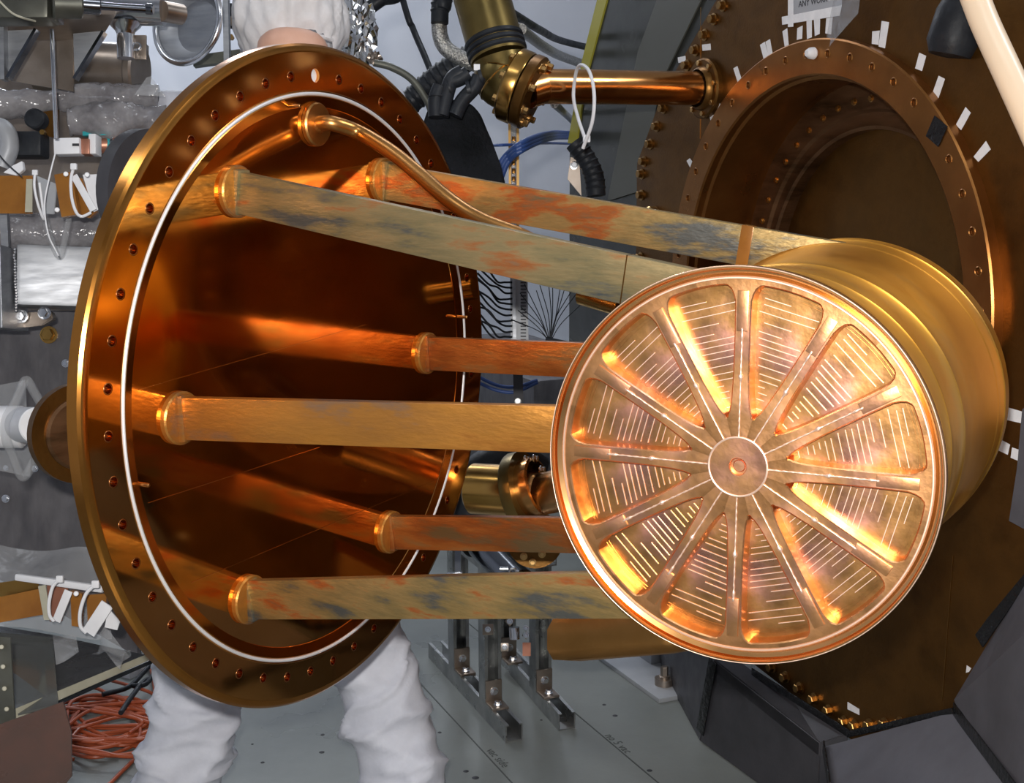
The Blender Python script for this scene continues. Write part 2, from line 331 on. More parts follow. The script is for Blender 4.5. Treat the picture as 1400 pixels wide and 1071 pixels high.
# chamfer lips around the holes (bright turned edge) as small cups shared by all holes
cup = L([(0.0064, 0.0), (0.0078, 0.0003), (0.0064, -0.003), (0.0062, -0.018), (0, -0.018)], (0, 0, 0), X, 20)
me_cup = bpy.data.meshes.new('bolt_hole'); bmesh.ops.recalc_face_normals(cup, faces=cup.faces); cup.to_mesh(me_cup); cup.free(); me_cup.shade_smooth()
me_cup.materials.append(M['cup'])
for k in range(1, 48):
    a = math.radians(90 + 7.5*k)
    inst('bolt_hole', me_cup, flange, F0 + Y*(0.4545*math.cos(a)) + UP*(0.4545*math.sin(a)))
add('sight_hole', L([(0.0100, -0.021), (0.0100, -0.005), (0, -0.004)], FP(0, 0.4545), X, 24), 'white', flange)['label'] = 'round hole with its white glint painted on a disc'  # white disc paints the bright glint in the through hole
# guide pins
for (y, z) in ((-0.0624, 0.4094), (-0.4066, -0.0717), (0.41, 0.05)):
    p = FP(y, z); add('guide_pin', L([(0, -0.004), (0.0028, -0.004), (0.0028, 0.016), (0.0018, 0.0175), (0, 0.0175)], p, X, 16), 'pipecu', flange)
for (xa, ya, xb, yb) in ((190, 533, 500, 444), (203, 688, 437, 612), (262, 797, 600, 655)):  # thin orange strips laid across the mirror disc
    add('fine_orange_line', BAR(PL(xa, ya, FP(0, 0, -0.0041), X), PL(xb, yb, FP(0, 0, -0.0041), X), Y, 0.0007, 0.0006), 'rimband', flange)
# back hub of the flange, carried from behind by a darker copper ring
add('back_ring', L([(0.30, -0.0265), (0.475, -0.0265), (0.475, -0.045), (0.46, -0.052), (0.30, -0.052)], F0, X, 128), 'ringcu', flange)

# ------------------------------------------------------------------ six arms
DR0 = V((0.7437, 0, 0.9765)); DA = V((-0.0471, 1, -0.0242)).normalized()
E1 = DA.cross(UP).normalized(); E2 = E1.cross(DA)
arms = [  # foot (y,z), end point (x,y,z rel), material, position words
 ((-0.187, 0.292), (0.700, -0.243, 0.187), 'oxide', 'near upper'), ((-0.3215, -0.001), (0.570, -0.243, 0.023), 'oxideorange', 'near middle'),
 ((-0.1965, -0.2915), (0.640, -0.243, -0.168), 'oxide', 'near lower'), ((0.177, 0.297), (0.760, 0.202, 0.187), 'oxide', 'far upper'),
 ((0.302, -0.001), (0.590, 0.262, 0.024), 'oxidered', 'far middle'), ((0.176, -0.288), (0.640, 0.205, -0.218), 'oxidered', 'far lower')]
M['oxidedark'] = mat('grey_green_oxidised_copper', [(0.09, 0.10, 0.10), (0.22, 0.18, 0.09), (0.31, 0.23, 0.11), (0.38, 0.13, 0.04), (0.20, 0.17, 0.11)], 0.6, 0.4, 0.08, scale=13, stretch=(0.45, 1.4, 2.2), bump=0.12, bscale=120, stops=[0.34, 0.43, 0.55, 0.64, 0.72])
AM = []
for (fy, fz), (ex, ey, ez), mm, wd in arms:
    a = FP(fy, fz, -0.004); b = V((ex, ey, 0.975+ez)); AM.append((a, b))
    if wd == 'near upper' : mm = 'oxidedark'
    d = (b-a).normalized(); side = UP
    arm = bmesh.new(); bar(arm, a, b, side, 0.057, 0.016, bev=0.0018)
    # subdivide a little and dent very slightly so the sheet does not look perfect
    ao = add('arm', arm, mm, flange); 
    # foot: thin round pad lying on the mirror and a rounded collar strip at the arm's root
    foot = bmesh.new(); lathe(foot, [(0, -0.0046), (0.036, -0.0046), (0.036, 0.002), (0.034, 0.0042), (0, 0.0048)], FP(fy, fz), X, 40)
    add('foot_pad', foot, 'oxideorange', ao)
    s = (side - d*side.dot(d)).normalized()
    cb = bmesh.new(); p = a + d*0.008
    box(cb, p, (d, s, d.cross(s)), (0.012, 0.063, 0.024), 0.003); add('foot_collar', cb, mm, ao)
    if wd == 'far upper':
        t = 0.79; q = a*(1-t)+b*t
        cb = bmesh.new(); bar(cb, q-d*0.009, q+d*0.009, side, 0.0585, 0.0175, bev=0.001); add('joint_patch', cb, 'kapton', ao)['label'] = 'bright amber patch around the arm'
    if wd == 'near upper':
        t = 0.86; q = a*(1-t)+b*t
        cb = bmesh.new(); bar(cb, q-d*0.0008, q+d*0.0008, side, 0.0576, 0.0168); add('weld_seam', cb, 'darkcu', ao)

# ------------------------------------------------------------------ thin copper pipe rising from the mirror and bending towards the drum
fp = thing('bent_copper_pipe', 'slim bent copper pipe curving from the top of the polished plate down to the drum', 'pipe', FP(0, 0.384, 0))
p0 = FP(0, 0.384, -0.004)
path = [p0, p0+V((0.03, 0, 0.0015))]
for (px, py, d) in ((492, 182, 2.02), (535, 208, 1.985), (575, 240, 1.95), (612, 272, 1.92), (655, 300, 1.885), (710, 322, 1.86), (760, 344, 1.85)):
    path.append(P(px, py, d))
path += [V((0.60, -0.10, 1.155)), V((0.66, -0.09, 1.15))]
add('pipe', TUBE(path, 0.0112, 16, 10), 'pipesatin', fp)
add('foot_disc', L([(0, -0.004), (0.032, -0.004), (0.032, 0.002), (0.030, 0.0045), (0.013, 0.005), (0.0115, 0.012), (0, 0.012)], FP(0, 0.384), X, 40), 'pipesatin', fp)

# ================================================================== DRUM
drum = thing('copper_drum', 'short cylindrical copper drum with a spoked round end, carried by the flange arms', 'drum', DR0 - V((0, 0, 0.22)))
fc = DR0 - DA*0.297    # centre of the front rim plane, DA points to the back
# local profile r, s (s from front plane going back)
add('barrel', L([(0.2165, 0.0175), (0.2175, 0.030), (0.2135, 0.038), (0.2065, 0.048), (0.2040, 0.075), (0.2052, 0.135), (0.2070, 0.1385), (0.2052, 0.142), (0.2060, 0.235), (0.2085, 0.2385), (0.2062, 0.242), (0.2068, 0.33), (0.2085, 0.395), (0.2125, 0.435), (0.2190, 0.468), (0.2200, 0.472)], fc, DA, 192), 'barrel', drum, ang=50)
add('rear_flange', L([(0.2200, 0.472), (0.2218, 0.476), (0.2225, 0.52), (0.2250, 0.5235), (0.2250, 0.567), (0.222, 0.570), (0.20, 0.570), (0.19, 0.55), (0, 0.55)], fc, DA, 192), 'barrel', drum)
add('front_rim', L([(0.2165, 0.0175), (0.2194, 0.013), (0.2198, 0.002), (0.2188, 0.0002), (0.2168, 0.0002), (0.2158, 0.0018), (0.2145, 0.010), (0.2095, 0.0125), (0.2080, 0.0095), (0.2055, 0.0095)], fc, DA, 192), 'rimband', drum)
add('rim_edge', L([(0.2188+0.0006*math.cos(t), 0.0006+0.0006*math.sin(t)) for t in (2*math.pi*i/8 for i in range(8))], fc, DA, 192, closed=True), 'rimline', drum)  # thin bead gives the rim a painted highlight line
# spokes: one bevelled casting per 30 degrees
S0 = 0.0095; DEP = 0.020     # top level of spokes behind the rim plane and pocket depth
RO, RP, RA, RH = 0.2062, 0.1985, 0.0555, 0.0325
def pol(r, deg): return V((r*math.cos(math.radians(deg)), r*math.sin(math.radians(deg))))
def spoke_outline():
    side = []
    w1, w0 = 0.0088, 0.0098
    # outer arc of the sector's half, from 15 deg back to the spoke along the pocket arc
    side.append(pol(RO, 15)); side.append(pol(RP, 15))
    for d in (13, 11, 9, 7.5, 6.2): side.append(pol(RP, d))
    side += [V((RP-0.0015, 0.0185)), V((RP-0.0048, 0.0142)), V((RP-0.0105, 0.0112)), V((RP-0.018, w1+0.0005))]
    side += [V((0.15, w1)), V((0.10, w1+0.0002)), V((0.075, w0+0.0003))]
    side += [V((0.0650, 0.0112)), V((0.0600, 0.0122)), V((0.0572, 0.0134)), pol(RA+0.0003, 14.2), pol(RA, 15)]
    side.append(pol(RH, 15))
    for d in (7.5,): side.append(pol(RH, d))
    arc = [pol(RO, d) for d in (12, 9, 6, 3)]
    s1 = side; s2 = [V((p.x, -p.y)) for p in side][::-1]
    return arc[::-1][::-1] and ([pol(RO, 0)] + [pol(RO, d) for d in (3, 6, 9, 12)] + s1 + [pol(RH, 0)] + s2 + [pol(RO, -d) for d in (12, 9, 6, 3)])
out = spoke_outline()
def facept(x, y, s): return V((x, y, -s))           # local: z towards the viewer
bm = bmesh.new(); nn = len(out); L0, L1, L2 = [], [], []
for i_, p_ in enumerate(out):
    a_, b_ = out[i_-1], out[(i_+1) % nn]; t_ = (b_-a_).normalized(); nrm_ = V((t_.y, -t_.x))
    r_ = p_.length; on15 = abs(abs(math.degrees(math.atan2(p_.y, p_.x)))-15) < 0.2
    if r_ > RO-0.001 or r_ < RA-0.003: nrm_ = V((0, 0))
    elif on15: nrm_ = p_.normalized()*(-1 if r_ > 0.1 else 1)
    L0.append(bm.verts.new((p_.x-nrm_.x*0.0014, p_.y-nrm_.y*0.0014, 0)))
    L1.append(bm.verts.new((p_.x, p_.y, -0.0014))); L2.append(bm.verts.new((p_.x+nrm_.x*0.0016, p_.y+nrm_.y*0.0016, -DEP)))
bm.faces.new(L0)
for A_, B_ in ((L0, L1), (L1, L2)):
    for i_ in range(nn): j_ = (i_+1) % nn; bm.faces.new((A_[i_], B_[i_], B_[j_], A_[j_]))
bm.faces.new(L2[::-1])
bmesh.ops.recalc_face_normals(bm, faces=bm.faces)
me_sp = bpy.data.meshes.new('spoke'); bm.to_mesh(me_sp); bm.free(); me_sp.materials.append(M['face']); me_sp.shade_smooth(); me_sp.set_sharp_from_angle(angle=math.radians(30))
# weld bead running along the middle of a spoke
bm = bmesh.new(); rng = random.Random(3)
n = 46; pts = [V((0.0325 + i*(0.152-0.0325)/n, rng.uniform(-0.0002, 0.0002), 0.0003)) for i in range(n+1)]
tube(bm, pts, 0.0014, 6, raw=True, rf=lambda t: 0.75+0.35*math.sin(t*90)*0.5+(1.3 if abs(t-0.56) < 0.02 else 0)+(0.5 if t > 0.9 else 0))
me_wb = bpy.data.meshes.new('weld_bead'); bm.to_mesh(me_wb); bm.free(); me_wb.materials.append(M['rimline']); me_wb.shade_smooth()
# outer half of the spoke: a shallow raised strap
bm = bmesh.new(); box(bm, (0.1705, 0, 0.0006), WX, (0.044, 0.0125, 0.0024), 0.0009)
me_st = bpy.data.meshes.new('spoke_strap'); bm.to_mesh(me_st); bm.free(); me_st.materials.append(M['face']); me_st.shade_smooth(); me_st.set_sharp_from_angle(angle=math.radians(40))
# pocket floor with raised machining lines square to the bisector
bm = bmesh.new(); fl_pts = [pol(0.048, 0)] + [pol(0.205, d) for d in (-15, -11, -7.5, -3.5, 0, 3.5, 7.5, 11, 15)]
vs = [bm.verts.new((p.x, p.y, 0)) for p in fl_pts]; bm.faces.new(vs)
vb = [bm.verts.new((p.x, p.y, -0.006)) for p in fl_pts]; bm.faces.new(vb[::-1])
for i in range(len(vs)): j = (i+1) % len(vs); bm.faces.new((vs[j], vs[i], vb[i], vb[j]))
rng = random.Random(5); xx = 0.064
while xx < 0.189:
    hw = xx*math.tan(math.radians(15)) - 0.0135*1.0
    hw = max(hw, 0.002)
    a0 = -hw if rng.random() < 0.8 else -hw*rng.uniform(-0.2, 0.6); a1 = hw*rng.uniform(0.75, 1)
    nf = set(bm.faces); box(bm, (xx, (a0+a1)/2, 0.0004), WX, (0.0008, a1-a0, 0.0010))
    for f_ in bm.faces:
        if f_ not in nf: f_.material_index = 1  # ridge faces take the pale copper that imitates flash glints
    xx += rng.choice((0.0068, 0.0085, 0.0105))
# stepped arc near the rim
for rr, t in ((0.1925, 0.0008), (0.1890, 0.0006)):
    for i in range(12):
        a0, a1 = -10.5+i*1.75, -10.5+(i+1)*1.75
        p, q = pol(rr, a0), pol(rr, a1); bar(bm, V((p.x, p.y, 0.0003)), V((q.x, q.y, 0.0003)), (0, 0, 1), 0.001, t, ext=0.0002)
bmesh.ops.recalc_face_normals(bm, faces=bm.faces)
me_pf = bpy.data.meshes.new('pocket_floor'); bm.to_mesh(me_pf); bm.free(); me_pf.materials.append(M['pocket']); me_pf.materials.append(M['rimline'])
def face_matrix(deg, s):
    u = E1*math.cos(math.radians(deg)) + E2*math.sin(math.radians(deg)); n = -DA; v = n.cross(u)
    m = Matrix((u, v, n)).transposed().to_4x4(); m.translation = fc + DA*s; return m
for k in range(12):
    for nm, me, dg, s in (('spoke', me_sp, 30*k, S0), ('pocket_floor', me_pf, 30*k+15, S0+DEP-0.0015)):
        o = bpy.data.objects.new(nm, me); COL.objects.link(o); o.parent = drum
        mm = face_matrix(dg, s); o.location = mm.translation - wl(drum); o.rotation_euler = mm.to_euler()
        if nm == 'spoke':
            for n2, m2 in (('weld_bead', me_wb), ('spoke_strap', me_st)):
                q = bpy.data.objects.new(n2, m2); COL.objects.link(q); q.parent = o
add('hub', L([(0.0330, S0+0.012), (0.0330, S0-0.0002), (0.0322, S0-0.0008), (0.0100, S0-0.0008), (0.0094, S0), (0.0094, S0+0.007), (0, S0+0.0075)], fc, DA, 64), 'face', drum)
add('hub_weld_ring', L([(0.0326+0.0013*math.cos(t), S0-0.0006+0.0013*math.sin(t)) for t in (2*math.pi*i/8 for i in range(8))], fc, DA, 96, closed=True), 'rimline', drum)
add('hub_plug', L([(0, S0+0.0045), (0.0062, S0+0.0045), (0.0070, S0+0.0055), (0.0070, S0+0.0074)], fc, DA, 32), 'face', drum)
add('inner_lip', L([(0.2080, 0.0095), (0.2066, 0.0078), (0.2052, 0.0078), (0.2045, 0.0095), (0.2045, 0.012)], fc, DA, 192), 'rimline', drum)
add('end_wall', L([(0.2052, S0+0.001), (0.2052, S0+DEP+0.005), (0, S0+DEP+0.005)], fc, DA, 96), 'pocket', drum)
M['edgebolt'] = mat('dark_bronze_bolt', (0.34, 0.19, 0.06), 1, 0.33)
# ================================================================== LARGE OPENING PLATE (vessel end) ON THE RIGHT
def D2(t, z, off=0): return DC + DT*t + UP*z + DN*off
door = thing('cryostat_plate', 'large dark brown copper end plate with a round bolted opening and paper tags', 'metal plate', D2(0, -1.02+0.15, -0.2))
poly = [(-0.70, 0.26), (-0.585, 0.42), (-0.375, 0.60), (-0.18, 0.72), (0.20, 0.74), (0.55, 0.62), (0.82, 0.32), (0.86, -0.08), (0.80, -0.45), (0.47, -0.70), (0.17, -0.835), (-0.17, -0.80), (-0.52, -0.58), (-0.70, -0.28)]
bm = bmesh.new(); plate_holes(bm, [D2(t, z) for t, z in poly], [circ(DC, DT, UP, 0.46, 96)], -DN*0.03)
add('plate', bm, 'darkcu', door, smooth=False)
bm = bmesh.new()
rh = [circ(D2(0, 0, 0.022) + (DT*math.cos(math.radians(8*k+4.5)) + UP*math.sin(math.radians(8*k+4.5)))*0.472, DT, UP, 0.0065, 10) for k in range(45)]
plate_holes(bm, circ(D2(0, 0, 0.022), DT, UP, 0.497, 128), [circ(D2(0, 0, 0.022), DT, UP, 0.436, 128)] + rh, -DN*0.016)
ring = add('opening_ring', bm, 'ringcu', door, ang=25)
add('ring_edge', L([(0.497, 0.022), (0.5, 0.019), (0.5, 0.0), (0.49, 0.0)], DC, DN, 128), 'ringcu', ring)
cupb = L([(0.0062, 0.0), (0.0072, 0.0012), (0.0086, 0.0), (0.0060, -0.004), (0.0050, -0.003), (0, -0.002)], (0, 0, 0), DN, 12)
me_rb = bpy.data.meshes.new('ring_bolt'); bmesh.ops.recalc_face_normals(cupb, faces=cupb.faces); cupb.to_mesh(me_rb); cupb.free(); me_rb.materials.append(M['ringcu'])
for k in range(45):
    a = math.radians(8*k+4.5); inst('ring_bolt', me_rb, ring, D2(0, 0, 0.022) + (DT*math.cos(a)+UP*math.sin(a))*0.472)
add('opening_sleeve', L([(0.436, 0.022), (0.432, 0.019), (0.432, 0.004), (0.426, 0.0), (0.424, -0.10), (0.43, -0.11), (0.43, -0.13)], DC, DN, 128), 'ringcu', door)
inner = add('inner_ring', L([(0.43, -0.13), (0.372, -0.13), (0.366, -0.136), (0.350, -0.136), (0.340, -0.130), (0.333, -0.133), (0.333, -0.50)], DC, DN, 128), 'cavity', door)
bb2 = bmesh.new(); hexbolt(bb2, (0, 0, 0), DN, 0.0055, 0.005)
me_ib = bpy.data.meshes.new('inner_bolt'); bb2.to_mesh(me_ib); bb2.free(); me_ib.materials.append(M['boltcu'])
for k in range(48):
    a = math.radians(7.5*k+2); inst('inner_bolt', me_ib, inner, D2(0, 0, -0.13) + (DT*math.cos(a)+UP*math.sin(a))*0.392)
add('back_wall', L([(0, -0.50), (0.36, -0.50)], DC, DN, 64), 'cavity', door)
add('vessel_body', L([(0, -0.16), (0.72, -0.16), (0.72, -1.3), (0, -1.3)], DC - UP*0.04, DN, 14), 'darkcu', door)
# bolts along the plate edges
bm = bmesh.new(); hexbolt(bm, (0, 0, 0), DN, 0.0095, 0.014)
me_pb = bpy.data.meshes.new('edge_bolt'); bmesh.ops.recalc_face_normals(bm, faces=bm.faces); bm.to_mesh(me_pb); bm.free(); me_pb.materials.append(M['edgebolt'])
cen = V((0.06, -0.04))
N = len(poly)
for i in range(N):
    a = V(poly[i]); b = V(poly[(i+1) % N]); Lh = (b-a).length; n = max(2, round(Lh/0.05)); nrm = V(((b-a).y, -(b-a).x)).normalized()
    if nrm.dot(cen-a) < 0: nrm = -nrm
    for k in range(n):
        c = a + (b-a)*((k+0.5)/n) + nrm*0.026; inst('edge_bolt', me_pb, door, D2(c.x, c.y))
# faint scribed line and grey top stud row on the plate's left
add('scribed_line', BAR(DP(1303, 760, 0.0006), DP(1288, 958, 0.0006), DT, 0.0015, 0.0008), 'edgebolt', door)
add('scribed_line', BAR(DP(958, 10, 0.0006), DP(957, 190, 0.0006), DT, 0.0012, 0.0008), 'edgebolt', door)

# corner boss
hb = bmesh.new(); lathe(hb, [(0.024, 0), (0.024, 0.016), (0.018, 0.022), (0, 0.022)], DP(895, 296), DN, 24); add('boss', hb, 'boltcu', door)
# ---- paper tags
def c4(pts): return [(900+x/2.8, y/2.8) for x, y in pts]
G = 'paper tags around the round opening'
tags = [(c4([(168, 171), (200, 167), (202, 191), (170, 195)]), 'tiny white tag on the plate above the copper pipe end, upper of two'),
 (c4([(75, 220), (104, 214), (106, 235), (78, 241)]), 'tiny white tag on the plate just above the copper pipe end, lower of two'),
 (c4([(288, 262), (303, 253), (321, 308), (308, 326)]), 'narrow white paper tag upper left of the opening, right of the pipe end'),
 (c4([(215, 386), (228, 375), (245, 420), (233, 434)]), 'narrow white tag left of the opening, right one of a touching pair'),
 (c4([(188, 425), (203, 414), (220, 466), (209, 483)]), 'narrow white tag left of the opening, left one of a touching pair'),
 (c4([(109, 616), (121, 606), (146, 640), (134, 664)]), 'lowest small white paper tag on the left of the opening'),
 (c4([(390, 172), (408, 160), (422, 212), (404, 226)]), 'slanted white tag above left of the opening, left of a close pair'),
 (c4([(411, 160), (428, 150), (438, 205), (423, 215)]), 'slanted white tag above left of the opening, right of a close pair'),
 (c4([(476, 120), (494, 108), (500, 178), (486, 188)]), 'white paper tag under the left end of the taped note'),
 (c4([(533, 108), (553, 98), (551, 148), (531, 153)]), 'short white tag hanging under the note, second from the left'),
 (c4([(568, 70), (588, 68), (588, 143), (570, 150)]), 'long white tag touching the note tape, left one of two'),
 (c4([(596, 68), (620, 64), (618, 130), (600, 138)]), 'long white tag touching the note tape, right one of two'),
 (c4([(644, 70), (668, 66), (662, 132), (640, 128)]), 'white paper tag beside the hanging clear film under the note'),
 (c4([(820, 120), (848, 117), (843, 172), (818, 168)]), 'shorter white tag of the close pair top right of the opening'),
 (c4([(856, 80), (884, 85), (868, 185), (844, 178)]), 'longer white tag of the close pair top right of the opening'),
 (c4([(1000, 202), (1026, 214), (1010, 272), (984, 262)]), 'white paper tag at the one o clock side of the opening'),
 (c4([(1074, 290), (1098, 302), (1072, 378), (1047, 366)]), 'white paper tag right of the opening above the black tape square'),
 (c4([(1177, 410), (1197, 432), (1160, 498), (1140, 478)]), 'white paper tag right of the opening beside the black tape square'),
 (c4([(1255, 540), (1273, 572), (1226, 620), (1208, 600)]), 'white paper tag lowest of the upper right row, near the white hose'),
 ([(1377, 557), (1398, 563), (1397, 579), (1375, 574)], 'white paper tag right behind the rear edge of the drum, upper one'),
 ([(1368, 601), (1381, 608), (1378, 622), (1363, 615)], 'white paper tag below another one behind the drum rear edge'),
 ([(1384, 612), (1396, 616), (1394, 631), (1382, 626)], 'white paper tag at the far right edge beside the grey sheet'),
 ([(1159, 960), (1175, 970), (1175, 978), (1159, 970)], 'small white tag at the bottom of the plate above the bolts'),
 ([(1322, 910), (1328, 914), (1325, 919), (1321, 920)], 'tiny white tag scrap at lower right of the plate')]
for pts, lb in tags:
    tag(add('paper_tag', PRISM([DP(x, y, 0.0005) for x, y in pts], DN*0.0006), 'paper', smooth=False), lb, 'paper tag', G)
note = thing('taped_note', 'grey note with handwriting taped above the opening with white tape', 'note', DP(1115, 10, 0.001))
add('sheet', PRISM([DP(1083, 20, 0.0012), DP(1151, 8, 0.0012), DP(1151, -60, 0.0012), DP(1083, -60, 0.0012)], DN*0.0004), 'greypaper', note, smooth=False)
add('tape', PRISM([DP(1069, 23, 0.0018), DP(1151, 7, 0.0018), DP(1148, 21.5, 0.0018), DP(1069.5, 34, 0.0018)], DN*0.0003), 'paper', note, smooth=False)
add('tape', PRISM([DP(1077.4, -60, 0.0022), DP(1084.8, -60, 0.0022), DP(1084.8, 36.5, 0.0022), DP(1077.4, 37, 0.0022)], DN*0.0003), 'paper', note, smooth=False)
tr = (DP(1127, 2, 0) - DP(1092, 9, 0)).normalized()
add('handwriting', text_bm('ANY WORK', DP(1092, 10, 0.0017), tr, UP, 0.0165), 'ink', note, smooth=False)
tag(add('hanging_film', SHEET([DP(1144, -25, 0.01), DP(1179, -25, 0.05), DP(1173, 18, 0.05), DP(1128, 74, 0.012)], 0.0006, 12, 0.008, 9), 'clear'), 'clear crumpled plastic film hanging beside the taped note', 'plastic film')
tag(add('black_tape_patch', PRISM([DP(*p, 0.0232) for p in ((1278, 158), (1296, 173), (1283, 201), (1266, 186))], DN*0.0008), 'tape', smooth=False), 'black tape square stuck across the opening ring', 'tape')
wp = D2(0, 0, 0.022) + (DT*math.cos(math.radians(92)) + UP*math.sin(math.radians(92)))*0.472
tag(add('white_plug', L([(0, 0.020), (0.006, 0.019), (0.0105, 0.012), (0.0115, 0.003), (0.0095, 0.0), (0, 0.0)], DP(1114, 73, 0.022), DN, 20), 'white'), 'round white plug pressed into the top of the opening ring', 'plug')

# ================================================================== GREY LEAD SHIELD AROUND THE PLATE'S FOOT
sh = thing('lead_shield', 'low dark grey shielding block with black taped corner left under the drum', 'shield', FL(1010, 1045))
fo_ = 0.055
fr = [DP(977, 903, fo_), DP(1121, 1016, fo_), DP(1150, 1150, fo_), PL(1090, 1105, DC+DN*fo_, DN), FL(955, 1000)]
fr = [DP(977, 903, fo_), DP(1121, 1016, fo_)]
b2 = D2((fr[1]-DC).dot(DT), -1.0195, fo_); b1 = D2((DP(957, 1000, fo_)-DC).dot(DT), -1.0195, fo_)
add('front_slab', PRISM([fr[0], fr[1], b2, b1], -DN*0.052, bev=0.003), 'shade', sh, smooth=False)
a0 = DP(898, 868, -0.08); a1 = D2((DP(905, 905, -0.08)-DC).dot(DT), -1.0195, -0.08)
add('side_slab', PRISM([a0, fr[0], b1, a1], V((0.02, 0.03, 0)), bev=0.002), 'shade', sh, smooth=False)
add('sloping_top', PRISM([DP(960, 880, -0.01), DP(1160, 1003, 0.003), fr[1], fr[0]], V((0, 0, -0.03)), bev=0.002), 'shade', sh, smooth=False)
def tstrip(a, b, wd, par, off=DN*0.004, nm='black_tape_strip'):
    return add(nm, BAR(V(a)+off, V(b)+off, DT if abs((V(b)-V(a)).normalized().z) > 0.5 else UP, wd, 0.003, bev=0.001), 'tape', par)
tstrip(fr[0], b1 + (fr[0]-b1)*0.12, 0.030, sh); tstrip(DP(1030, 918, 0.012), DP(1163, 1003, 0.012), 0.016, sh)
sr = thing('lead_shield', 'flat grey shielding panel along the bottom of the brown plate', 'shield', D2(0.45, -1.0195, 0.3))
q1, q2 = DP(1128, 1020, 0.06), DP(1306, 972, 0.03); q3, q4 = PL(1410, 1110, DC+DN*0.20, DN), PL(1145, 1130, DC+DN*0.20, DN)
add('panel', PRISM([q1, q2, q3, q4], V((0, 0, -0.025)), bev=0.002), 'shade2', sr, smooth=False)
tstrip(q1, q4, 0.026, sr); tstrip(DP(1160, 1004, 0.02), q2, 0.012, sr)
ss = thing('lead_shield', 'steep grey shielding panel at the right edge, right of the brown plate', 'shield', D2(0.75, -1.0195, 0.3))
r1, r2, r3, r4 = DP(1303, 958, 0.035), DP(1403, 792, 0.035), PL(1640, 640, DC+DN*0.32, DN), PL(1398, 1100, DC+DN*0.20, DN)
add('panel', PRISM([r1, r2, r3, r4], V((0.02, -0.012, -0.012)), bev=0.002), 'shade2', ss, smooth=False)
tstrip(q2+UP*0.004, PL(1398, 1100, DC+DN*0.20, DN)+UP*0.01, 0.024, ss)
add('corner_tape', PRISM([DP(1335, 868, 0.04), DP(1352, 845, 0.04), DP(1402, 785, 0.04), DP(1404, 800, 0.04), DP(1345, 885, 0.04)], DN*0.003), 'tape', ss, smooth=False)
s3 = tag(add('grey_sheet', PRISM([DP(1393, 640, 0.03), DP(1382, 712, 0.03), DP(1470, 760, 0.03), DP(1470, 500, 0.03), DP(1400, 560, 0.03)], DN*0.004), 'shade2', smooth=False), 'small grey sheet edge at the right border beside the paper tags', 'sheet')

# ================================================================== PIPES BY THE PLATE (upper)
up = thing('copper_pipe', 'horizontal copper pipe joined to the brown plate with a bolted flange at its left end', 'pipe', DP(965, 121) - UP*0.05)
s = DP(966, 121, 0); e = s + DN*0.405
add('pipe', CYL(s, e, 0.0355, seg=40), 'pipecu', up)
add('plate_collar', L([(0.0395, 0.0), (0.064, 0.0), (0.064, 0.010), (0.060, 0.014), (0.047, 0.014), (0.044, 0.022), (0.040, 0.026)], s, DN, 40), 'darkcu', up)
for k in range(8):
    a = math.radians(45*k+10); bm = bmesh.new(); hexbolt(bm, s + DN*0.012 + (DT*math.cos(a)+UP*math.sin(a))*0.054, DN, 0.006, 0.007); add('collar_bolt', bm, 'boltcu', up)
# elbow flange pair, tilted
e2 = P(716, 122, (CZ.dot(e-CAM))); ed = (P(672, 95, 2.72)-P(732, 135, 2.70)).normalized()
fa = thing('pipe_elbow', 'brass coloured pipe elbow with golden clamp flange below the big brown pipe', 'pipe', P(700, 150, 2.68))
k0 = P(713, 121, 2.755); kd = (V(CX)*0.88 - V(CY)*0.40 - V(CZ)*0.16).normalized()
add('flange', L([(0.02, -0.026), (0.072, -0.026), (0.076, -0.022), (0.076, 0.0), (0.074, 0.004), (0.02, 0.004)], k0, kd, 48), 'gold', fa)
add('flange', L([(0.02, 0.007), (0.074, 0.007), (0.076, 0.010), (0.076, 0.026), (0.072, 0.030), (0.02, 0.030)], k0, kd, 48), 'darkcu', fa)
for k in range(8):
    a = math.radians(45*k+12); u_, v_, _ = basis(kd); c = k0 + (u_*math.cos(a)+v_*math.sin(a))*0.062
    bm = bmesh.new(); hexbolt(bm, c + kd*0.030, kd, 0.0075, 0.012); add('clamp_bolt', bm, 'boltcu', fa); bm = bmesh.new(); hexbolt(bm, c - kd*0.026, -kd, 0.0075, 0.010); add('clamp_bolt', bm, 'boltcu', fa)
add('neck', CYL(k0 + kd*0.012, e + DN*-0.012, 0.0372, 0.0358, seg=40), 'pipecu', fa)
bend = smoothpath([k0 - kd*0.01, k0 - kd*0.045, P(686, 96, 2.765), P(682, 80, 2.765)], 8)
add('elbow', TUBE(bend, 0.055, 40, raw=True), 'brass', fa)
for q in (8, 14):
    t_ = (bend[q+1]-bend[q-1]).normalized(); add('weld_line', L([(0.0550, -0.002), (0.0562, 0), (0.0550, 0.002)], bend[q], t_, 40), 'gold', fa)
add('sticker', BOX(P(652, 92, 2.665), (CX, CY, CZ), (0.012, 0.012, 0.001)), 'paper', fa, smooth=False)
bp = thing('brown_pipe', 'fat brown metal pipe slanting down from the top edge to the elbow', 'pipe', P(680, 70, 2.76))
add('pipe', CYL(P(576, -300, 2.86), P(682, 80, 2.765), 0.058, seg=48), 'brass', bp)
bm = bmesh.new(); a_, b_ = P(640, -70, 2.80), P(682, 80, 2.765); dd = (b_-a_).normalized()
for k in range(3): lathe(bm, [(0.058, -0.006), (0.0615, -0.003), (0.0615, 0.003), (0.058, 0.006)], b_ - dd*(0.012+k*0.013), dd, 48)
add('black_band', bm, 'black', bp)
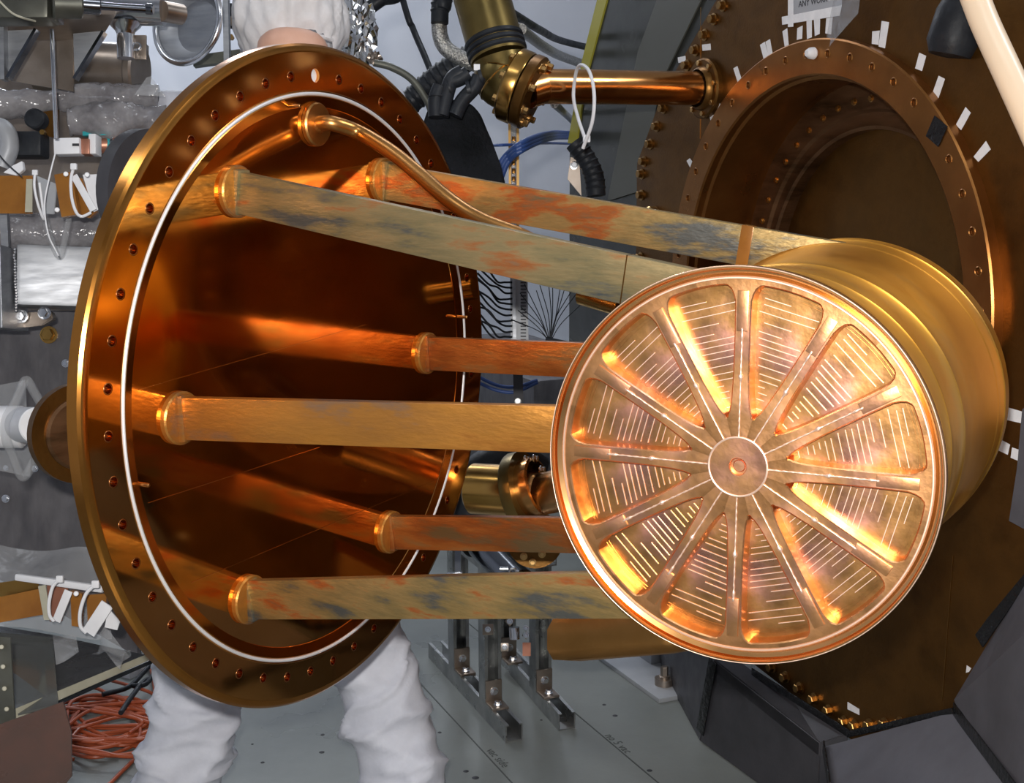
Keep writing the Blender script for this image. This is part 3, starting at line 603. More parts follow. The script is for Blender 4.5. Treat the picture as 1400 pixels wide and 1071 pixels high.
# zip tie around the copper pipe
def ziptie(name_label, pts, r, grp=None, m='white', head=None):
    o = thing('zip_tie', name_label, 'zip tie', pts[0], grp); add('strap', TUBE(pts, r, 8, 10), m, o)
    h = V(pts[0]) if head is None else V(head); add('head', BOX(h, (CX, CY, CZ), (r*4.2, r*4.2, r*3), r*0.8), m, o); return o
ziptie('long white zip tie looped round the horizontal copper pipe', [P(797, 203, 2.64), P(810, 165, 2.61), P(812, 125, 2.60), P(804, 95, 2.62), P(790, 92, 2.70), P(784, 130, 2.74), P(790, 160, 2.69), P(800, 190, 2.65)], 0.0035, head=P(802, 190, 2.64))
# ================================================================== DARK CURTAIN WITH YELLOW EDGE
cp = lambda x, y, o=-0.12: DP(x, y, o)
cu = thing('dark_sheet', 'dark smoky plastic sheet with a yellow left edge between wall and brown plate', 'plastic sheet', cp(850, 500))
add('sheet', PRISM([cp(838, -40), cp(1020, -60), cp(960, 200), cp(935, 620), cp(800, 600), cp(778, 480), cp(779, 200)], -DN*0.006), mat('dark_smoky_sheet', [(0.035, 0.036, 0.032), (0.06, 0.062, 0.055)], 0, 0.22, 0.08, scale=6), cu, smooth=False)
add('yellow_edge', PRISM([cp(826, -40, -0.115), cp(840, -40, -0.115), cp(800, 110, -0.115), cp(788, 196, -0.115), cp(776, 196, -0.115), cp(795, 85, -0.115)], -DN*0.012), 'yellow', cu, smooth=False)
add('grey_strap', PRISM([cp(905, -20, -0.112), cp(968, -20, -0.112), cp(905, 110, -0.112), cp(872, 262, -0.112), cp(830, 275, -0.112), cp(872, 70, -0.112)], -DN*0.004), mat('olive_strap', (0.10, 0.10, 0.085), 0.1, 0.5), cu, smooth=False)
# ================================================================== WHITE HOSE AND STEEL BOX, upper right
tag(add('white_hose', TUBE([P(1180, -300, 2.14), P(1260, -160, 2.09), P(1318, -40, 2.05), P(1346, 30, 2.03), P(1378, 100, 2.0), P(1412, 175, 1.98), P(1450, 260, 1.96), P(1510, 420, 1.93), P(1540, 600, 1.92)], 0.0215, 24, 10), 'tube'), 'thick hose with warm copper reflection in its cream colour, slanting down across the upper right corner', 'hose')
sb = thing('steel_box', 'shiny steel box with rounded bottom at the upper right corner', 'box', P(1385, 40, 2.3))
add('shell', BOX(P(1390, 5, 2.3), (CX, CY, CZ), (0.094, 0.066, 0.06), 0.008), 'brushed', sb)
add('base', L([(0, -0.01), (0.04, -0.008), (0.052, 0.0), (0.052, 0.004), (0, 0.004)], P(1392, 32, 2.3), UP, 32), 'steel', sb)
add('nut', L([(0, -0.02), (0.007, -0.02), (0.007, 0), (0, 0)], P(1380, 43, 2.29), UP, 6), 'steel', sb)
tag(add('hose_clamp', TUBE([P(1350, 28, 2.36), P(1362, 45, 2.34), P(1372, 52, 2.34), P(1384, 45, 2.35), P(1386, 58, 2.34)], 0.005, 8, 8), 'warmsteel'), 'small curled wire fitting under the steel box', 'wire')
tag(add('rubber_boot', L([(0, 0), (0.034, 0.0), (0.043, 0.02), (0.04, 0.07), (0.03, 0.10), (0, 0.10)], P(1300, 42, 2.22)-UP*0.04, (0.2, 0.1, 1), 28), 'black'), 'soft black rubber boot left of the white hose', 'boot')

# ================================================================== HOSES, CABLES AND POUCH BETWEEN FLANGE AND WALL
def hose(label, pts, r, m='black', ribs=0, cat='hose', nm='hose', grp=None):
    if not ribs: return tag(add(nm, TUBE(pts, r, 12, 10), m), label, cat, grp)
    o = thing(nm, label, cat, pts[0], grp); path = smoothpath(pts, 10); add('hose_body', TUBE(path, r, 14, raw=True), m, o)
    bm = bmesh.new(); Ls = [0]
    for a, b in zip(path, path[1:]): Ls.append(Ls[-1]+(b-a).length)
    n = int(Ls[-1]/ribs); j = 0
    for k in range(1, n):
        t = k*ribs
        while Ls[j+1] < t: j += 1
        f = (t-Ls[j])/(Ls[j+1]-Ls[j]); p = path[j].lerp(path[j+1], f); lathe(bm, [(r*0.98, -ribs*0.3), (r*1.1, 0), (r*0.98, ribs*0.3)], p, path[j+1]-path[j], 14)
    stuff(add('ribs', bm, m, o)); return o
hose('thick black corrugated hose rising from behind the polished plate to the brown pipe', [P(500, 190, 3.0), P(560, 140, 3.0), P(600, 105, 2.98), P(650, 75, 2.96), P(690, 60, 2.95)], 0.027, ribs=0.016)
hose('braided steel hose curving beside the fat brown pipe', [P(600, 28, 2.9), P(602, 50, 2.9), P(612, 68, 2.9), P(640, 84, 2.9), P(665, 92, 2.92)], 0.017, 'braid')
hose('short black rubber hose end at the top left of the brown pipe', [P(600, -300, 2.95), P(606, -20, 2.88), P(602, 5, 2.88), P(601, 32, 2.88)], 0.019, ribs=0.014)
hose('thin straight black cable crossing the white wall down to the pouch', [P(470, -300, 3.3), P(548, -10, 3.2), P(565, 40, 3.2), P(582, 80, 3.15), P(596, 118, 3.1), P(604, 160, 3.0)], 0.0075, cat='cable', nm='cable')
hose('thin brown metal hose arching into the black pouch', [P(512, 86, 2.8), P(535, 92, 2.8), P(562, 108, 2.8), P(582, 135, 2.8), P(592, 158, 2.8)], 0.0075, 'lens', cat='cable', nm='cable')
hose('dark cable at the top left of the wall over the foil bundle', [P(490, 22, 3.1), P(520, 0, 3.1), P(560, -25, 3.1), P(640, -180, 3.2), P(660, -320, 3.2)], 0.016, cat='cable', nm='cable')
hose('black cable running right from the brown pipe toward the dark sheet', [P(700, 18, 3.1), P(740, 42, 3.5), P(772, 57, 3.95), P(850, 75, 4.3)], 0.010, cat='cable', nm='cable')
hose('braided hose passing behind the copper pipe toward the dark sheet', [P(712, 40, 3.0), P(745, 65, 3.5), P(778, 81, 3.95), P(850, 104, 4.3)], 0.013, 'braid')
hose('braided hose below the copper pipe running down to the right', [P(758, 142, 3.05), P(772, 155, 3.8), P(800, 180, 4.1), P(860, 225, 4.4)], 0.010, 'braid')
for k, lb in enumerate(('upper blue cable arching over the wall below the copper pipe', 'middle blue cable arching below the copper pipe', 'lower blue cable arching below the copper pipe')):
    hose(lb, [P(676+k*4, 238+k*4, 3.1), P(692+k*2, 212+k*4, 3.1), P(720, 192+k*5, 3.1), P(752, 182+k*4, 3.7), P(780, 182+k*3, 4.05), P(860, 186+k*3, 4.4)], 0.0065, 'blue', cat='cable', nm='blue_cable', grp='blue cables on the wall')
hose('thin blue cable crossing straight over the vertical channel', [P(665, 199, 3.12), P(700, 198, 3.12), P(760, 196, 3.9), P(850, 200, 4.4)], 0.0035, 'blue', cat='cable', nm='blue_cable')
hose('black hose drooping behind the dark sheet edge', [P(785, 195, 2.98), P(800, 215, 2.98), P(812, 240, 2.98), P(815, 268, 2.98)], 0.021, ribs=0.014)
# pouch
pc = thing('black_pouch', 'black cloth pouch with hoses plugged into its top, behind the polished plate', 'pouch', P(640, 260, 2.6))
prof = [(588, 160), (598, 150), (625, 147), (645, 152), (658, 166), (672, 200), (685, 235), (692, 262), (692, 330), (570, 330), (575, 200)]
bm = bmesh.new(); prism(bm, [P(x, y, 2.86) for x, y in prof], -V(CZ)*0.09)
bmesh.ops.bevel(bm, geom=list(bm.edges), offset=0.022, segments=4, affect='EDGES', profile=0.5, clamp_overlap=True)
add('bag', bm, 'pouch', pc, ang=60)
for pts in ([(596, 160), (596, 135), (602, 118)], [(604, 158), (610, 132), (618, 108), (632, 98)], [(622, 158), (632, 138), (648, 120), (655, 105)], [(640, 100), (628, 108), (614, 112)]):
    bm = bmesh.new(); path = [P(x, y, 2.68) for x, y in pts]; tube(bm, path, 0.015, 12, 8)
    add('hose_stub', bm, 'black', pc)
for (x, y, dx, dy) in ((598, 140, 0, 1), (613, 128, 0.3, 1), (638, 130, 0.6, 1), (655, 112, 0.5, 1)):
    add('hose_collar', CYL(P(x, y, 2.68)+CY*0.01, P(x+dx*8, y-dy*8, 2.68), 0.0185, seg=16), 'black', pc)
# foil
bm = bmesh.new(); bmesh.ops.create_icosphere(bm, subdivisions=4, radius=1)
for v in bm.verts:
    c = v.co.copy(); n_ = noise.noise(c*2.2)*0.35 + noise.noise(c*6)*0.28 + noise.noise(c*14)*0.12
    v.co = P(484, 42, 3.0) + (CX*(c.x*0.045) + CY*(c.y*0.075) + CZ*(c.z*0.04))*(1+n_)
tag(add('foil_bundle', bm, 'foil', smooth=False), 'crumpled silver foil bundle right of the white cap', 'foil')
bm = bmesh.new(); bmesh.ops.create_icosphere(bm, subdivisions=3, radius=1)
for v in bm.verts:
    c = v.co.copy(); n_ = noise.noise(c*3+V((5, 0, 0)))*0.5 + noise.noise(c*8)*0.3
    v.co = P(512, 80, 2.95) + (CX*(c.x*0.016) + CY*(c.y*0.014) + CZ*(c.z*0.014))*(1+n_)
tag(add('foil_scrap', bm, 'warmsteel', smooth=False), 'small dark foil scrap at the end of the thin metal hose', 'foil')
# vertical slotted channel on wall
vc = thing('wall_channel', 'slotted vertical channel with copper light painted on, standing in front of the white wall', 'channel', P(702, 320, 3.3))
add('rail', BAR(P(696.5, 160, 3.3), P(698, 340, 3.3), CX, 0.006, 0.02), 'boltcu', vc); add('rail', BAR(P(708, 160, 3.3), P(708, 340, 3.3), CX, 0.006, 0.02), 'boltcu', vc)  # bronze material puts copper light into the rail colour
add('web', BAR(P(702, 160, 3.31), P(703, 340, 3.31), CX, 0.018, 0.003), 'steel', vc)
for k in range(7): add('slot', BOX(P(702.3, 190+k*11, 3.298), (CX, CY, CZ), (0.009, 0.012, 0.006), 0.002), 'darkcu', vc)
tb = thing('small_bracket', 'tilted copper-tinted bracket with bright bolt below the zip tie', 'bracket', P(790, 240, 3.05))
add('plate', PRISM([P(780, 215, 3.0), P(792, 218, 3.0), P(795, 268, 3.0), P(776, 245, 3.0)], CZ*0.006), 'warmsteel', tb, smooth=False)
bm = bmesh.new(); hexbolt(bm, P(785, 226, 2.998), -CZ, 0.007, 0.008); add('bolt', bm, 'steel', tb)

# ------------------------------------------------------------------ things seen between the arms
cr = thing('cable_rail', 'grey slotted vertical cable rail on the wall between the arms', 'rail', P(709, 500, 3.5))
add('rail', BAR(P(709, 362, 3.5), P(711, 500, 3.5), CX, 0.045, 0.02), 'greylight', cr)
add('cover_strip', BAR(P(702, 362, 3.485), P(704, 480, 3.485), CX, 0.008, 0.01), 'brushed', cr)
bm = bmesh.new()
for k in range(26): box(bm, P(715.5, 368+k*4.6, 3.488), (CX, CY, CZ), (0.014, 0.0028, 0.006))
stuff(add('slots', bm, 'ink', cr))
rng = random.Random(11)
for k in range(12):
    y = 380 + k*7.5; x0 = 662+rng.uniform(-2, 4)
    hose('black wire curving left out of the cable rail', [P(700, y+6, 3.49), P(690, y+6+rng.uniform(-1, 1), 3.48), P(680, y+rng.uniform(-3, 6), 3.46), P(668, y-10+rng.uniform(-6, 6), 3.45), P(x0-8, y-22+rng.uniform(-8, 4), 3.45)], 0.0026, cat='wire', nm='wire', grp='wires left of the cable rail')
for k in range(14):
    a = -1.15 + k*0.155 + rng.uniform(-0.05, 0.05); Lh = rng.uniform(70, 100)
    x1, y1 = 752+math.sin(a)*Lh*0.72, 466-math.cos(a)*Lh
    hose('hair-thin dark wire fanning up from the black hose end', [P(752, 468, 3.4), P(752+(x1-752)*0.35+rng.uniform(-3, 3), 466+(y1-466)*0.45, 3.4), P(x1, y1, 3.4)], 0.0011, cat='wire', nm='thin_wire', grp='fine wires fanning out of a hose')
hose('black hose end lying behind the far middle arm where fine wires fan out', [P(745, 468, 3.4), P(765, 472, 3.4), P(800, 480, 3.4)], 0.014)
for k in range(2): hose(('upper', 'lower')[k]+' dark blue cable sagging under the far middle arm', [P(655, 516+k*8, 3.4), P(680, 527+k*7, 3.4), P(705, 529+k*7, 3.4), P(735, 520+k*3, 3.4)], 0.0045, 'blue', cat='cable', nm='blue_cable')
tag(add('bolted_strap', BAR(P(708, 505, 3.38), P(709, 556, 3.38), CX, 0.024, 0.006), 'ink', smooth=False), 'dark bolted strap hanging between the two middle arms', 'strap')
bm = bmesh.new(); hexbolt(bm, P(708, 549, 3.37), -CZ, 0.006, 0.008); tag(add('bolt', bm, 'zinc'), 'small bright bolt on the dark hanging strap', 'bolt')
tag(add('grey_cabinet', BOX(V((FL(720, 640).x, FL(720, 640).y, 0.24)), (DT, DN, UP), (1.2, 0.5, 0.48), 0.01), 'greyplate'), 'low grey cabinet behind the arms near the wall', 'cabinet')
tag(add('yellow_pipe', CYL(P(796, 402, 2.6), P(850, 418, 2.55), 0.022, seg=24), 'gold'), 'stub of golden pipe just under the near upper arm beside the drum', 'pipe')
# ------------------------------------------------------------------ lower pipe assembly
lp = thing('lower_pipe', 'golden copper pipe with elbow seen between the near middle and far lower arms', 'pipe', P(720, 700, 2.6))
lk = P(708, 672, 2.6); ld = (CX*0.86 + CY*(-0.02) - CZ*0.42).normalized()
add('end_cap', L([(0, -0.098), (0.046, -0.098), (0.050, -0.094), (0.050, 0), (0, 0)], lk, ld, 40), 'gold', lp)
add('flange', L([(0.03, -0.008), (0.074, -0.008), (0.076, -0.004), (0.076, 0.016), (0.03, 0.016)], lk + ld*0.005, (ld+CY*0.25).normalized(), 40), 'brass', lp)
add('ring_band', L([(0.05, 0.016), (0.056, 0.018), (0.056, 0.046), (0.05, 0.048)], lk, (ld+CY*0.3).normalized(), 36), 'pipecu', lp)
add('pipe', TUBE([lk+ld*0.02, lk+ld*0.06, P(790, 664, 2.5), P(860, 655, 2.42)], 0.040, 32, 8), 'pipecu', lp)
for k in range(3):
    a = math.radians(40+k*35); bm = bmesh.new(); hexbolt(bm, lk+ld*0.025+(CY*math.sin(a)+CX*math.cos(a)*0.4)*0.066, ld, 0.006, 0.01); add('bolt', bm, 'steel', lp)
hose('fat black hose curling beside the polished plate behind the golden pipe', [P(648, 720, 2.75), P(645, 680, 2.75), P(662, 645, 2.75), P(700, 632, 2.78), P(735, 650, 2.8)], 0.042, ribs=0)
cf = thing('copper_blank_flange', 'dark round copper flange with bright bolts hanging under the far lower arm', 'flange', P(730, 760, 2.7))
add('disc', L([(0, 0), (0.052, 0), (0.056, 0.004), (0.056, 0.022), (0, 0.022)], P(731, 737, 2.7), -CZ, 36), 'darkcu', cf)
for x, y in ((716, 761), (728, 769), (741, 758), (706, 748), (748, 744)):
    bm = bmesh.new(); hexbolt(bm, P(x, y, 2.676), -CZ, 0.0055, 0.008); add('bolt', bm, 'boltcu', cf)
# ================================================================== UNISTRUT STAND
def channel(bm, p0, p1, open_dir, w=0.041, t=0.0028, lip=0.008):
    d = (V(p1)-V(p0)).normalized(); o = (V(open_dir)-d*V(open_dir).dot(d)).normalized(); s = d.cross(o); h = w/2
    pts = [(-h, -h), (h, -h), (h, h), (h-lip, h), (h-lip, h-t), (h-t, h-t), (h-t, -h+t), (-h+t, -h+t), (-h+t, h-t), (-h+lip, h-t), (-h+lip, h), (-h, h)]
    return prism(bm, [V(p0) + s*a + o*b for a, b in pts], V(p1)-V(p0))
st = thing('channel_stand', 'small stand of slotted steel channels with two runners on the floor below the arms', 'stand', FL(670, 960))
up2 = V((0, 0, 0.0205))
A1, A2 = FL(703, 1014), FL(596, 898); ra = (A2-A1).normalized()
B1, B2 = FL(775, 998), FL(682, 892); rb = (B2-B1).normalized()
add('runner', channel(bmesh.new(), A1+up2, A2+up2, UP), 'zinc', st, smooth=False); add('runner', channel(bmesh.new(), B1+up2, B2+up2, UP), 'zinc', st, smooth=False)
opn = -(ra); sq = UP.cross(ra)
for (px, py, q0) in ((674, 978, A1), (630, 932, A1), (744, 962, B1), (703, 915, B1)):
    b = FL(px, py); b = q0 + ra*((b-q0).dot(ra)) ; base = V((b.x, b.y, 0.041))
    post = add('post', channel(bmesh.new(), base, V((b.x, b.y, 0.36)), opn), 'zinc', st, smooth=False)
    bm = bmesh.new(); box(bm, base + opn*0.0235 + UP*0.028, (sq, UP, opn), (0.040, 0.056, 0.005), 0.001); box(bm, base + opn*0.045 + UP*0.003, (sq, opn, UP), (0.040, 0.048, 0.006), 0.001)
    br = add('angle_bracket', bm, 'warmsteel', st)
    for c, ax in ((base + opn*0.026 + UP*0.030, opn), (base + opn*0.050 + UP*0.006, UP)):
        bm = bmesh.new(); hexbolt(bm, c, ax, 0.0075, 0.009); add('bolt', bm, 'steel', br)
for q0, ps in ((A1, ((674, 978), (630, 932))), (B1, ((744, 962), (703, 915)))):
    e_ = [q0 + ra*((FL(*p_)-q0).dot(ra)) for p_ in ps]
    add('top_rail', channel(bmesh.new(), V((e_[0].x, e_[0].y, 0.38))-ra*0.05, V((e_[1].x, e_[1].y, 0.38))+ra*0.08, UP), 'zinc', st, smooth=False)
xs = thing('black_cylinder', 'black cylinder lying slanted on the channel stand between the lower arms', 'cylinder', P(690, 770, 2.9))
add('body', CYL(P(650, 735, 3.0), P(712, 800, 2.85), 0.035, seg=32, bev=0.004), 'rod', xs); add('end_band', CYL(P(645, 730, 3.01), P(656, 741, 2.985), 0.042, seg=32, bev=0.003), 'black', xs)
zb = thing('hat_bracket', 'small shiny hat-shaped bracket beside the black cylinder on the stand', 'bracket', P(699, 790, 2.8))
for a_, b_ in (((686, 777), (699, 777)), ((693, 779), (703, 779)), ((699, 777), (699, 790)), ((703, 777), (704, 790)), ((693, 790), (699, 790)), ((704, 790), (710, 790))): pass
add('strap', TUBE([P(692, 791, 2.8), P(697, 788, 2.8), P(698, 779, 2.8), P(705, 779, 2.8), P(706, 788, 2.8), P(711, 791, 2.8)], 0.003, 8, 5), 'steel', zb)
add('bolt', CYL(P(683, 778, 2.8), P(695, 778, 2.8), 0.004, seg=12), 'steel', zb)
lb_ = thing('angle_foot', 'dark angle foot with bright edge left of the black cylinder', 'bracket', P(625, 786, 2.95))
add('upright', BAR(P(626, 735, 2.95), P(626, 786, 2.95), CX, 0.012, 0.03), 'rod', lb_, smooth=False); add('foot', BAR(P(610, 786, 2.94), P(632, 784, 2.94), CZ, 0.03, 0.006), 'steel', lb_, smooth=False)
cl = thing('bolt_cluster', 'cluster of small square clamps and bolts hanging under the near lower arm', 'clamp', P(705, 870, 2.75))
for x, y, s_ in ((697, 850, 0.014), (719, 869, 0.012), (667, 861, 0.022), (690, 885, 0.016), (719, 859, 0.008)):
    b_ = add('clamp_plate', BOX(P(x, y, 2.75), ((CX+CY).normalized() if s_ < 0.015 else CX, (CY-CX).normalized() if s_ < 0.015 else CY, CZ), (s_, s_, 0.004), 0.0008), 'warmsteel', cl)
    bm = bmesh.new(); hexbolt(bm, P(x, y, 2.747), -CZ, 0.0045, 0.005); add('bolt', bm, 'steel', b_)
add('cylinder', CYL(P(703, 858, 2.76), P(704, 874, 2.76), 0.011, seg=16), 'steel', cl)
tag(add('red_tab', BOX(P(720, 888, 2.85), (CX, CY, CZ), (0.017, 0.028, 0.003)), 'redbrown', smooth=False), 'small dark red tab hanging between the stand posts', 'tab')
dk = thing('copper_duct', 'dark rounded copper duct end under the near lower arm, left of the drum', 'duct', P(830, 890, 2.62))
bm = bmesh.new(); box(bm, P(872, 862, 2.55), ((P(940, 846, 2.5)-P(764, 862, 2.6)).normalized(), UP, DN), (0.27, 0.10, 0.13), 0.03); add('duct_body', bm, 'pipesatin', dk, ang=60)
bs = thing('base_foot', 'grey steel foot plate with short post beside the dark shield block', 'foot plate', FL(905, 930))
c_ = FL(885, 925); add('plate', BOX(V((c_.x, c_.y, 0.006)), (DT, DN, UP), (0.32, 0.12, 0.012), 0.002), 'greylight', bs)
c2 = FL(897, 905); add('post', BOX(V((c2.x, c2.y, 0.12)), (DT, DN, UP), (0.075, 0.075, 0.22), 0.004), 'greylight', bs)
c3 = FL(908, 942); bm = bmesh.new(); lathe(bm, [(0, 0.028), (0.024, 0.028), (0.024, 0.012), (0, 0.012)], V((c3.x, c3.y, 0)), UP, 20); hexbolt(bm, V((c3.x, c3.y, 0.028)), UP, 0.010, 0.03); add('anchor_bolt', bm, 'warmsteel', bs)
# ================================================================== PERSON BEHIND THE POLISHED PLATE
def skin_bm(verts, edges, radii, root=0, lv=2):
    me = bpy.data.meshes.new('s'); me.from_pydata([tuple(v) for v in verts], edges, []); o = bpy.data.objects.new('s', me); COL.objects.link(o)
    md = o.modifiers.new('k', 'SKIN'); md.use_smooth_shade = True
    sv = me.skin_vertices[0].data
    for i, r in enumerate(radii): sv[i].radius = (r, r) if isinstance(r, (int, float)) else r
    for i in range(len(verts)): sv[i].use_root = (i == root)
    sd = o.modifiers.new('d', 'SUBSURF'); sd.levels = lv; sd.render_levels = lv
    dg = bpy.context.evaluated_depsgraph_get(); m2 = bpy.data.meshes.new_from_object(o.evaluated_get(dg))
    bm = bmesh.new(); bm.from_mesh(m2); bpy.data.objects.remove(o); bpy.data.meshes.remove(m2); return bm
pf = V((0.46, -0.87, 0)).normalized(); pr = V((0.87, 0.46, 0)).normalized()     # facing, and picture-right
PB = P(400, 560, 2.68); PB = V((PB.x, PB.y, 0))
def pp(r, f, z): return PB + pr*r + pf*f + UP*z
person = thing('person', 'person in white coverall and thin white cap standing behind the polished copper plate, legs apart', 'person', PB)
la, ra_ = FL(244, 1138), FL(566, 1138)
def lc(v, f=0): d = v-PB; return d.dot(pr), d.dot(pf)+f
lr, lf = lc(la); rr_, rf_ = lc(ra_)
head = P(412, 92, 2.66); hr, hf = lc(head); hz = head.z
sk = [pp(0, 0, 0.93), pp(0, -0.02, 1.10), pp(0, -0.03, 1.28), pp(hr*0.4, -0.01, hz-0.22), pp(hr*0.8, 0.02, hz-0.12), pp(hr, 0.015, hz-0.05), pp(hr, 0.0, hz+0.03), pp(hr, -0.01, hz+0.06),
      pp(-0.085, 0, 0.86), pp((lr-0.085)/2-0.01, 0.05, 0.50), pp(lr, lf, 0.10), pp(lr-0.015, lf+0.14, 0.035),
      pp(0.085, 0, 0.86), pp((rr_+0.085)/2, 0.05, 0.50), pp(rr_, rf_, 0.10), pp(rr_+0.02, rf_+0.14, 0.035),
      pp(-0.19, -0.02, 1.36), pp(-0.26, 0.03, 1.12), pp(-0.20, 0.24, 1.04),
      pp(0.19, -0.02, 1.36), pp(0.26, 0.03, 1.12), pp(0.20, 0.24, 1.04)]
ed = [(0, 1), (1, 2), (2, 3), (3, 4), (4, 5), (5, 6), (6, 7), (0, 8), (8, 9), (9, 10), (10, 11), (0, 12), (12, 13), (13, 14), (14, 15), (2, 16), (16, 17), (17, 18), (2, 19), (19, 20), (20, 21)]
rad = [0.12, 0.115, 0.12, 0.06, 0.05, 0.066, 0.078, 0.06, 0.085, 0.056, 0.038, 0.036, 0.085, 0.056, 0.038, 0.036, 0.055, 0.042, 0.027, 0.055, 0.042, 0.027]
sk[9] = P(292, 850, 2.67); sk[13] = P(486, 850, 2.67)
# hands: five fingers each, rooted in the palm
for sgn, wi in ((-1, 18), (1, 21)):
    wv = sk[wi]; palm = wv + pf*0.045 - pr*sgn*0.01; i0 = len(sk); sk.append(palm); rad.append(0.024); ed.append((wi, i0))
    for k in range(4):
        b0 = palm + UP*(0.030-0.02*k) + pf*0.035; Lf = (0.032, 0.036, 0.034, 0.026)[k]
        i1 = len(sk); sk += [b0, b0 + pf*Lf*0.9 - pr*sgn*0.006, b0 + pf*Lf*1.5 - pr*sgn*0.022]; rad += [0.0095, 0.0085, 0.0075]; ed += [(i0, i1), (i1, i1+1), (i1+1, i1+2)]
    i1 = len(sk); sk += [palm - pr*sgn*0.03 + UP*0.015 + pf*0.01, palm - pr*sgn*0.045 + UP*0.02 + pf*0.045]; rad += [0.011, 0.009]; ed += [(i0, i1), (i1, i1+1)]
bm = skin_bm(sk, ed, rad, 0, 2)
# face: nose, chin, brow pulled from the head surface
hc = pp(hr, 0.005, hz)
for v in bm.verts:
    d = v.co-hc
    if d.length < 0.14:
        x, y, z = d.dot(pr), d.dot(pf), d.z
        if y > 0.04: v.co += pf*(0.026*math.exp(-(x/0.012)**2-((z+0.025)/0.02)**2) - 0.007*math.exp(-((abs(x)-0.033)/0.014)**2-((z-0.0)/0.012)**2))
add('body', bm, 'skin', person, ang=180)
for sg in (-1, 1):
    e = hc + pr*sg*0.033 + pf*0.088; add('eye', L([(0, -0.011), (0.008, -0.008), (0.011, 0), (0.008, 0.008), (0, 0.011)], e, pf, 14), 'white', person)
    er = hc + pr*sg*0.094 - UP*0.02; add('ear', L([(0, -0.006), (0.018, -0.004), (0.022, 0), (0.012, 0.005), (0, 0.004)], er, pr*sg, 14), 'skin', person)
add('mouth', BOX(hc + pf*0.094 - UP*0.062, (pr, pf, UP), (0.045, 0.006, 0.008), 0.003), mat('lips', (0.45, 0.16, 0.14), 0, 0.5), person)
# coverall, loose and wrinkled
sk2 = [V(v) for v in sk[:22]]; ed2 = [e for e in ed if max(e) < 22 and e not in ((4, 5), (5, 6), (6, 7), (10, 11), (14, 15), (3, 4))]
keepi = [0, 1, 2, 3, 8, 9, 10, 12, 13, 14, 16, 17, 18, 19, 20, 21]
mp_ = {k: i for i, k in enumerate(keepi)}
sv = [sk2[k].copy() for k in keepi]; sv[mp_[9]] = P(292, 850, 2.66); sv[mp_[13]] = P(486, 850, 2.66)
rd = {0: 0.165, 1: 0.155, 2: 0.165, 3: 0.085, 8: 0.125, 9: 0.088, 10: 0.070, 12: 0.125, 13: 0.088, 14: 0.070, 16: 0.085, 17: 0.072, 18: 0.045, 19: 0.085, 20: 0.072, 21: 0.045}
e2 = [(mp_[a], mp_[b]) for a, b in ed2]; r2_ = [rd[k] for k in keepi]
for kn, an, mx, sgn in ((9, 10, P(262, 985, 2.64), -1), (13, 14, P(524, 965, 2.64), 1)):
    i = len(sv); a, b = mp_[kn], mp_[an]
    e2.remove((a, b)); bag = sv[a].lerp(sv[b], 0.0); sv.append(mx); r2_.append(0.078); low = P(250, 1062, 2.62) if sgn < 0 else P(552, 1062, 2.62); sv.append(low); r2_.append(0.094)
    e2 += [(a, i), (i, i+1), (i+1, b)]
bm = skin_bm(sv, e2, r2_, 0, 4)
bm.normal_update()
for v in bm.verts:
    c = v.co; n1 = noise.noise(V((c.x*5, c.y*5, c.z*11))); n2 = noise.noise(V((c.x*11+4, c.y*11, c.z*19)))
    rdg = (1-abs(n1)*2.2)**3*0.5 if abs(n1) < 0.45 else 0
    rdg2 = (1-abs(n2)*2.5)**3 if abs(n2) < 0.4 else 0
    low = 1.0 if c.z > 0.35 else 1.5
    v.co = c + v.normal*(0.018*rdg*low + 0.009*rdg2*low + 0.008*n2)
add('coverall', bm, 'suit', person, ang=180)
for c in (la, ra_):
    bm = bmesh.new(); bmesh.ops.create_icosphere(bm, subdivisions=4, radius=1)
    for v in bm.verts:
        q = v.co; v.co = c + pf*(0.09+q.y*0.15) + pr*(q.x*0.062) + UP*(max(-1, q.z*1.5)*0.055+0.056)*(1-0.25*max(0, q.y)) + V((1, 1, 0.5))*noise.noise(q*4)*0.008
        v.co.z = max(v.co.z, 0.002)
    add('shoe_cover', bm, 'suit', person)
# cap
bm = bmesh.new(); bmesh.ops.create_icosphere(bm, subdivisions=5, radius=1)
capc = P(396, 22, 2.655)
for v in bm.verts:
    q = v.co.copy(); n_ = noise.noise(V((q.x*2.5, q.y*2.5, q.z*1.2))*1.6)*0.09 + (0.05-abs(noise.noise(V((q.x*5, q.y*5, q.z*1.6))))*0.16)
    v.co = capc + (pr*q.x*0.108 + pf*q.y*0.118 + UP*(q.z*0.108 if q.z > 0 else q.z*0.125))*(1+n_)
bmesh.ops.delete(bm, geom=[v for v in bm.verts if ((v.co-capc).dot(pf) > 0.01 and (v.co-capc).z < -0.036 - abs((v.co-capc).dot(pr)-0.04)*0.25 and 0 < (v.co-capc).dot(pr) < 0.085) or (v.co-capc).z < -0.092], context='VERTS')
add('cap', bm, 'cap', person, ang=180)
pth = []
for k in range(25):
    a = math.radians(-4+68*k/24); pth.append(capc + pr*math.sin(a)*0.098 + pf*math.cos(a)*0.106 + UP*(-0.038-0.02*(1-math.cos(a))))
add('cap_band', TUBE(pth, 0.0045, 8, raw=True), 'cap', person)

# ================================================================== EQUIPMENT ON THE LEFT
def S(name, bm, m, par=None, **k): return add(name, bm, m, par, **k)
def one(name, label, cat, bm, m, grp=None, **k): return tag(add(name, bm, m, None, **k), label, cat, grp)
def poly(pts, d, t=0.004, bev=0): return PRISM([P(x, y, d) for x, y in pts], CZ*t, bev=bev)
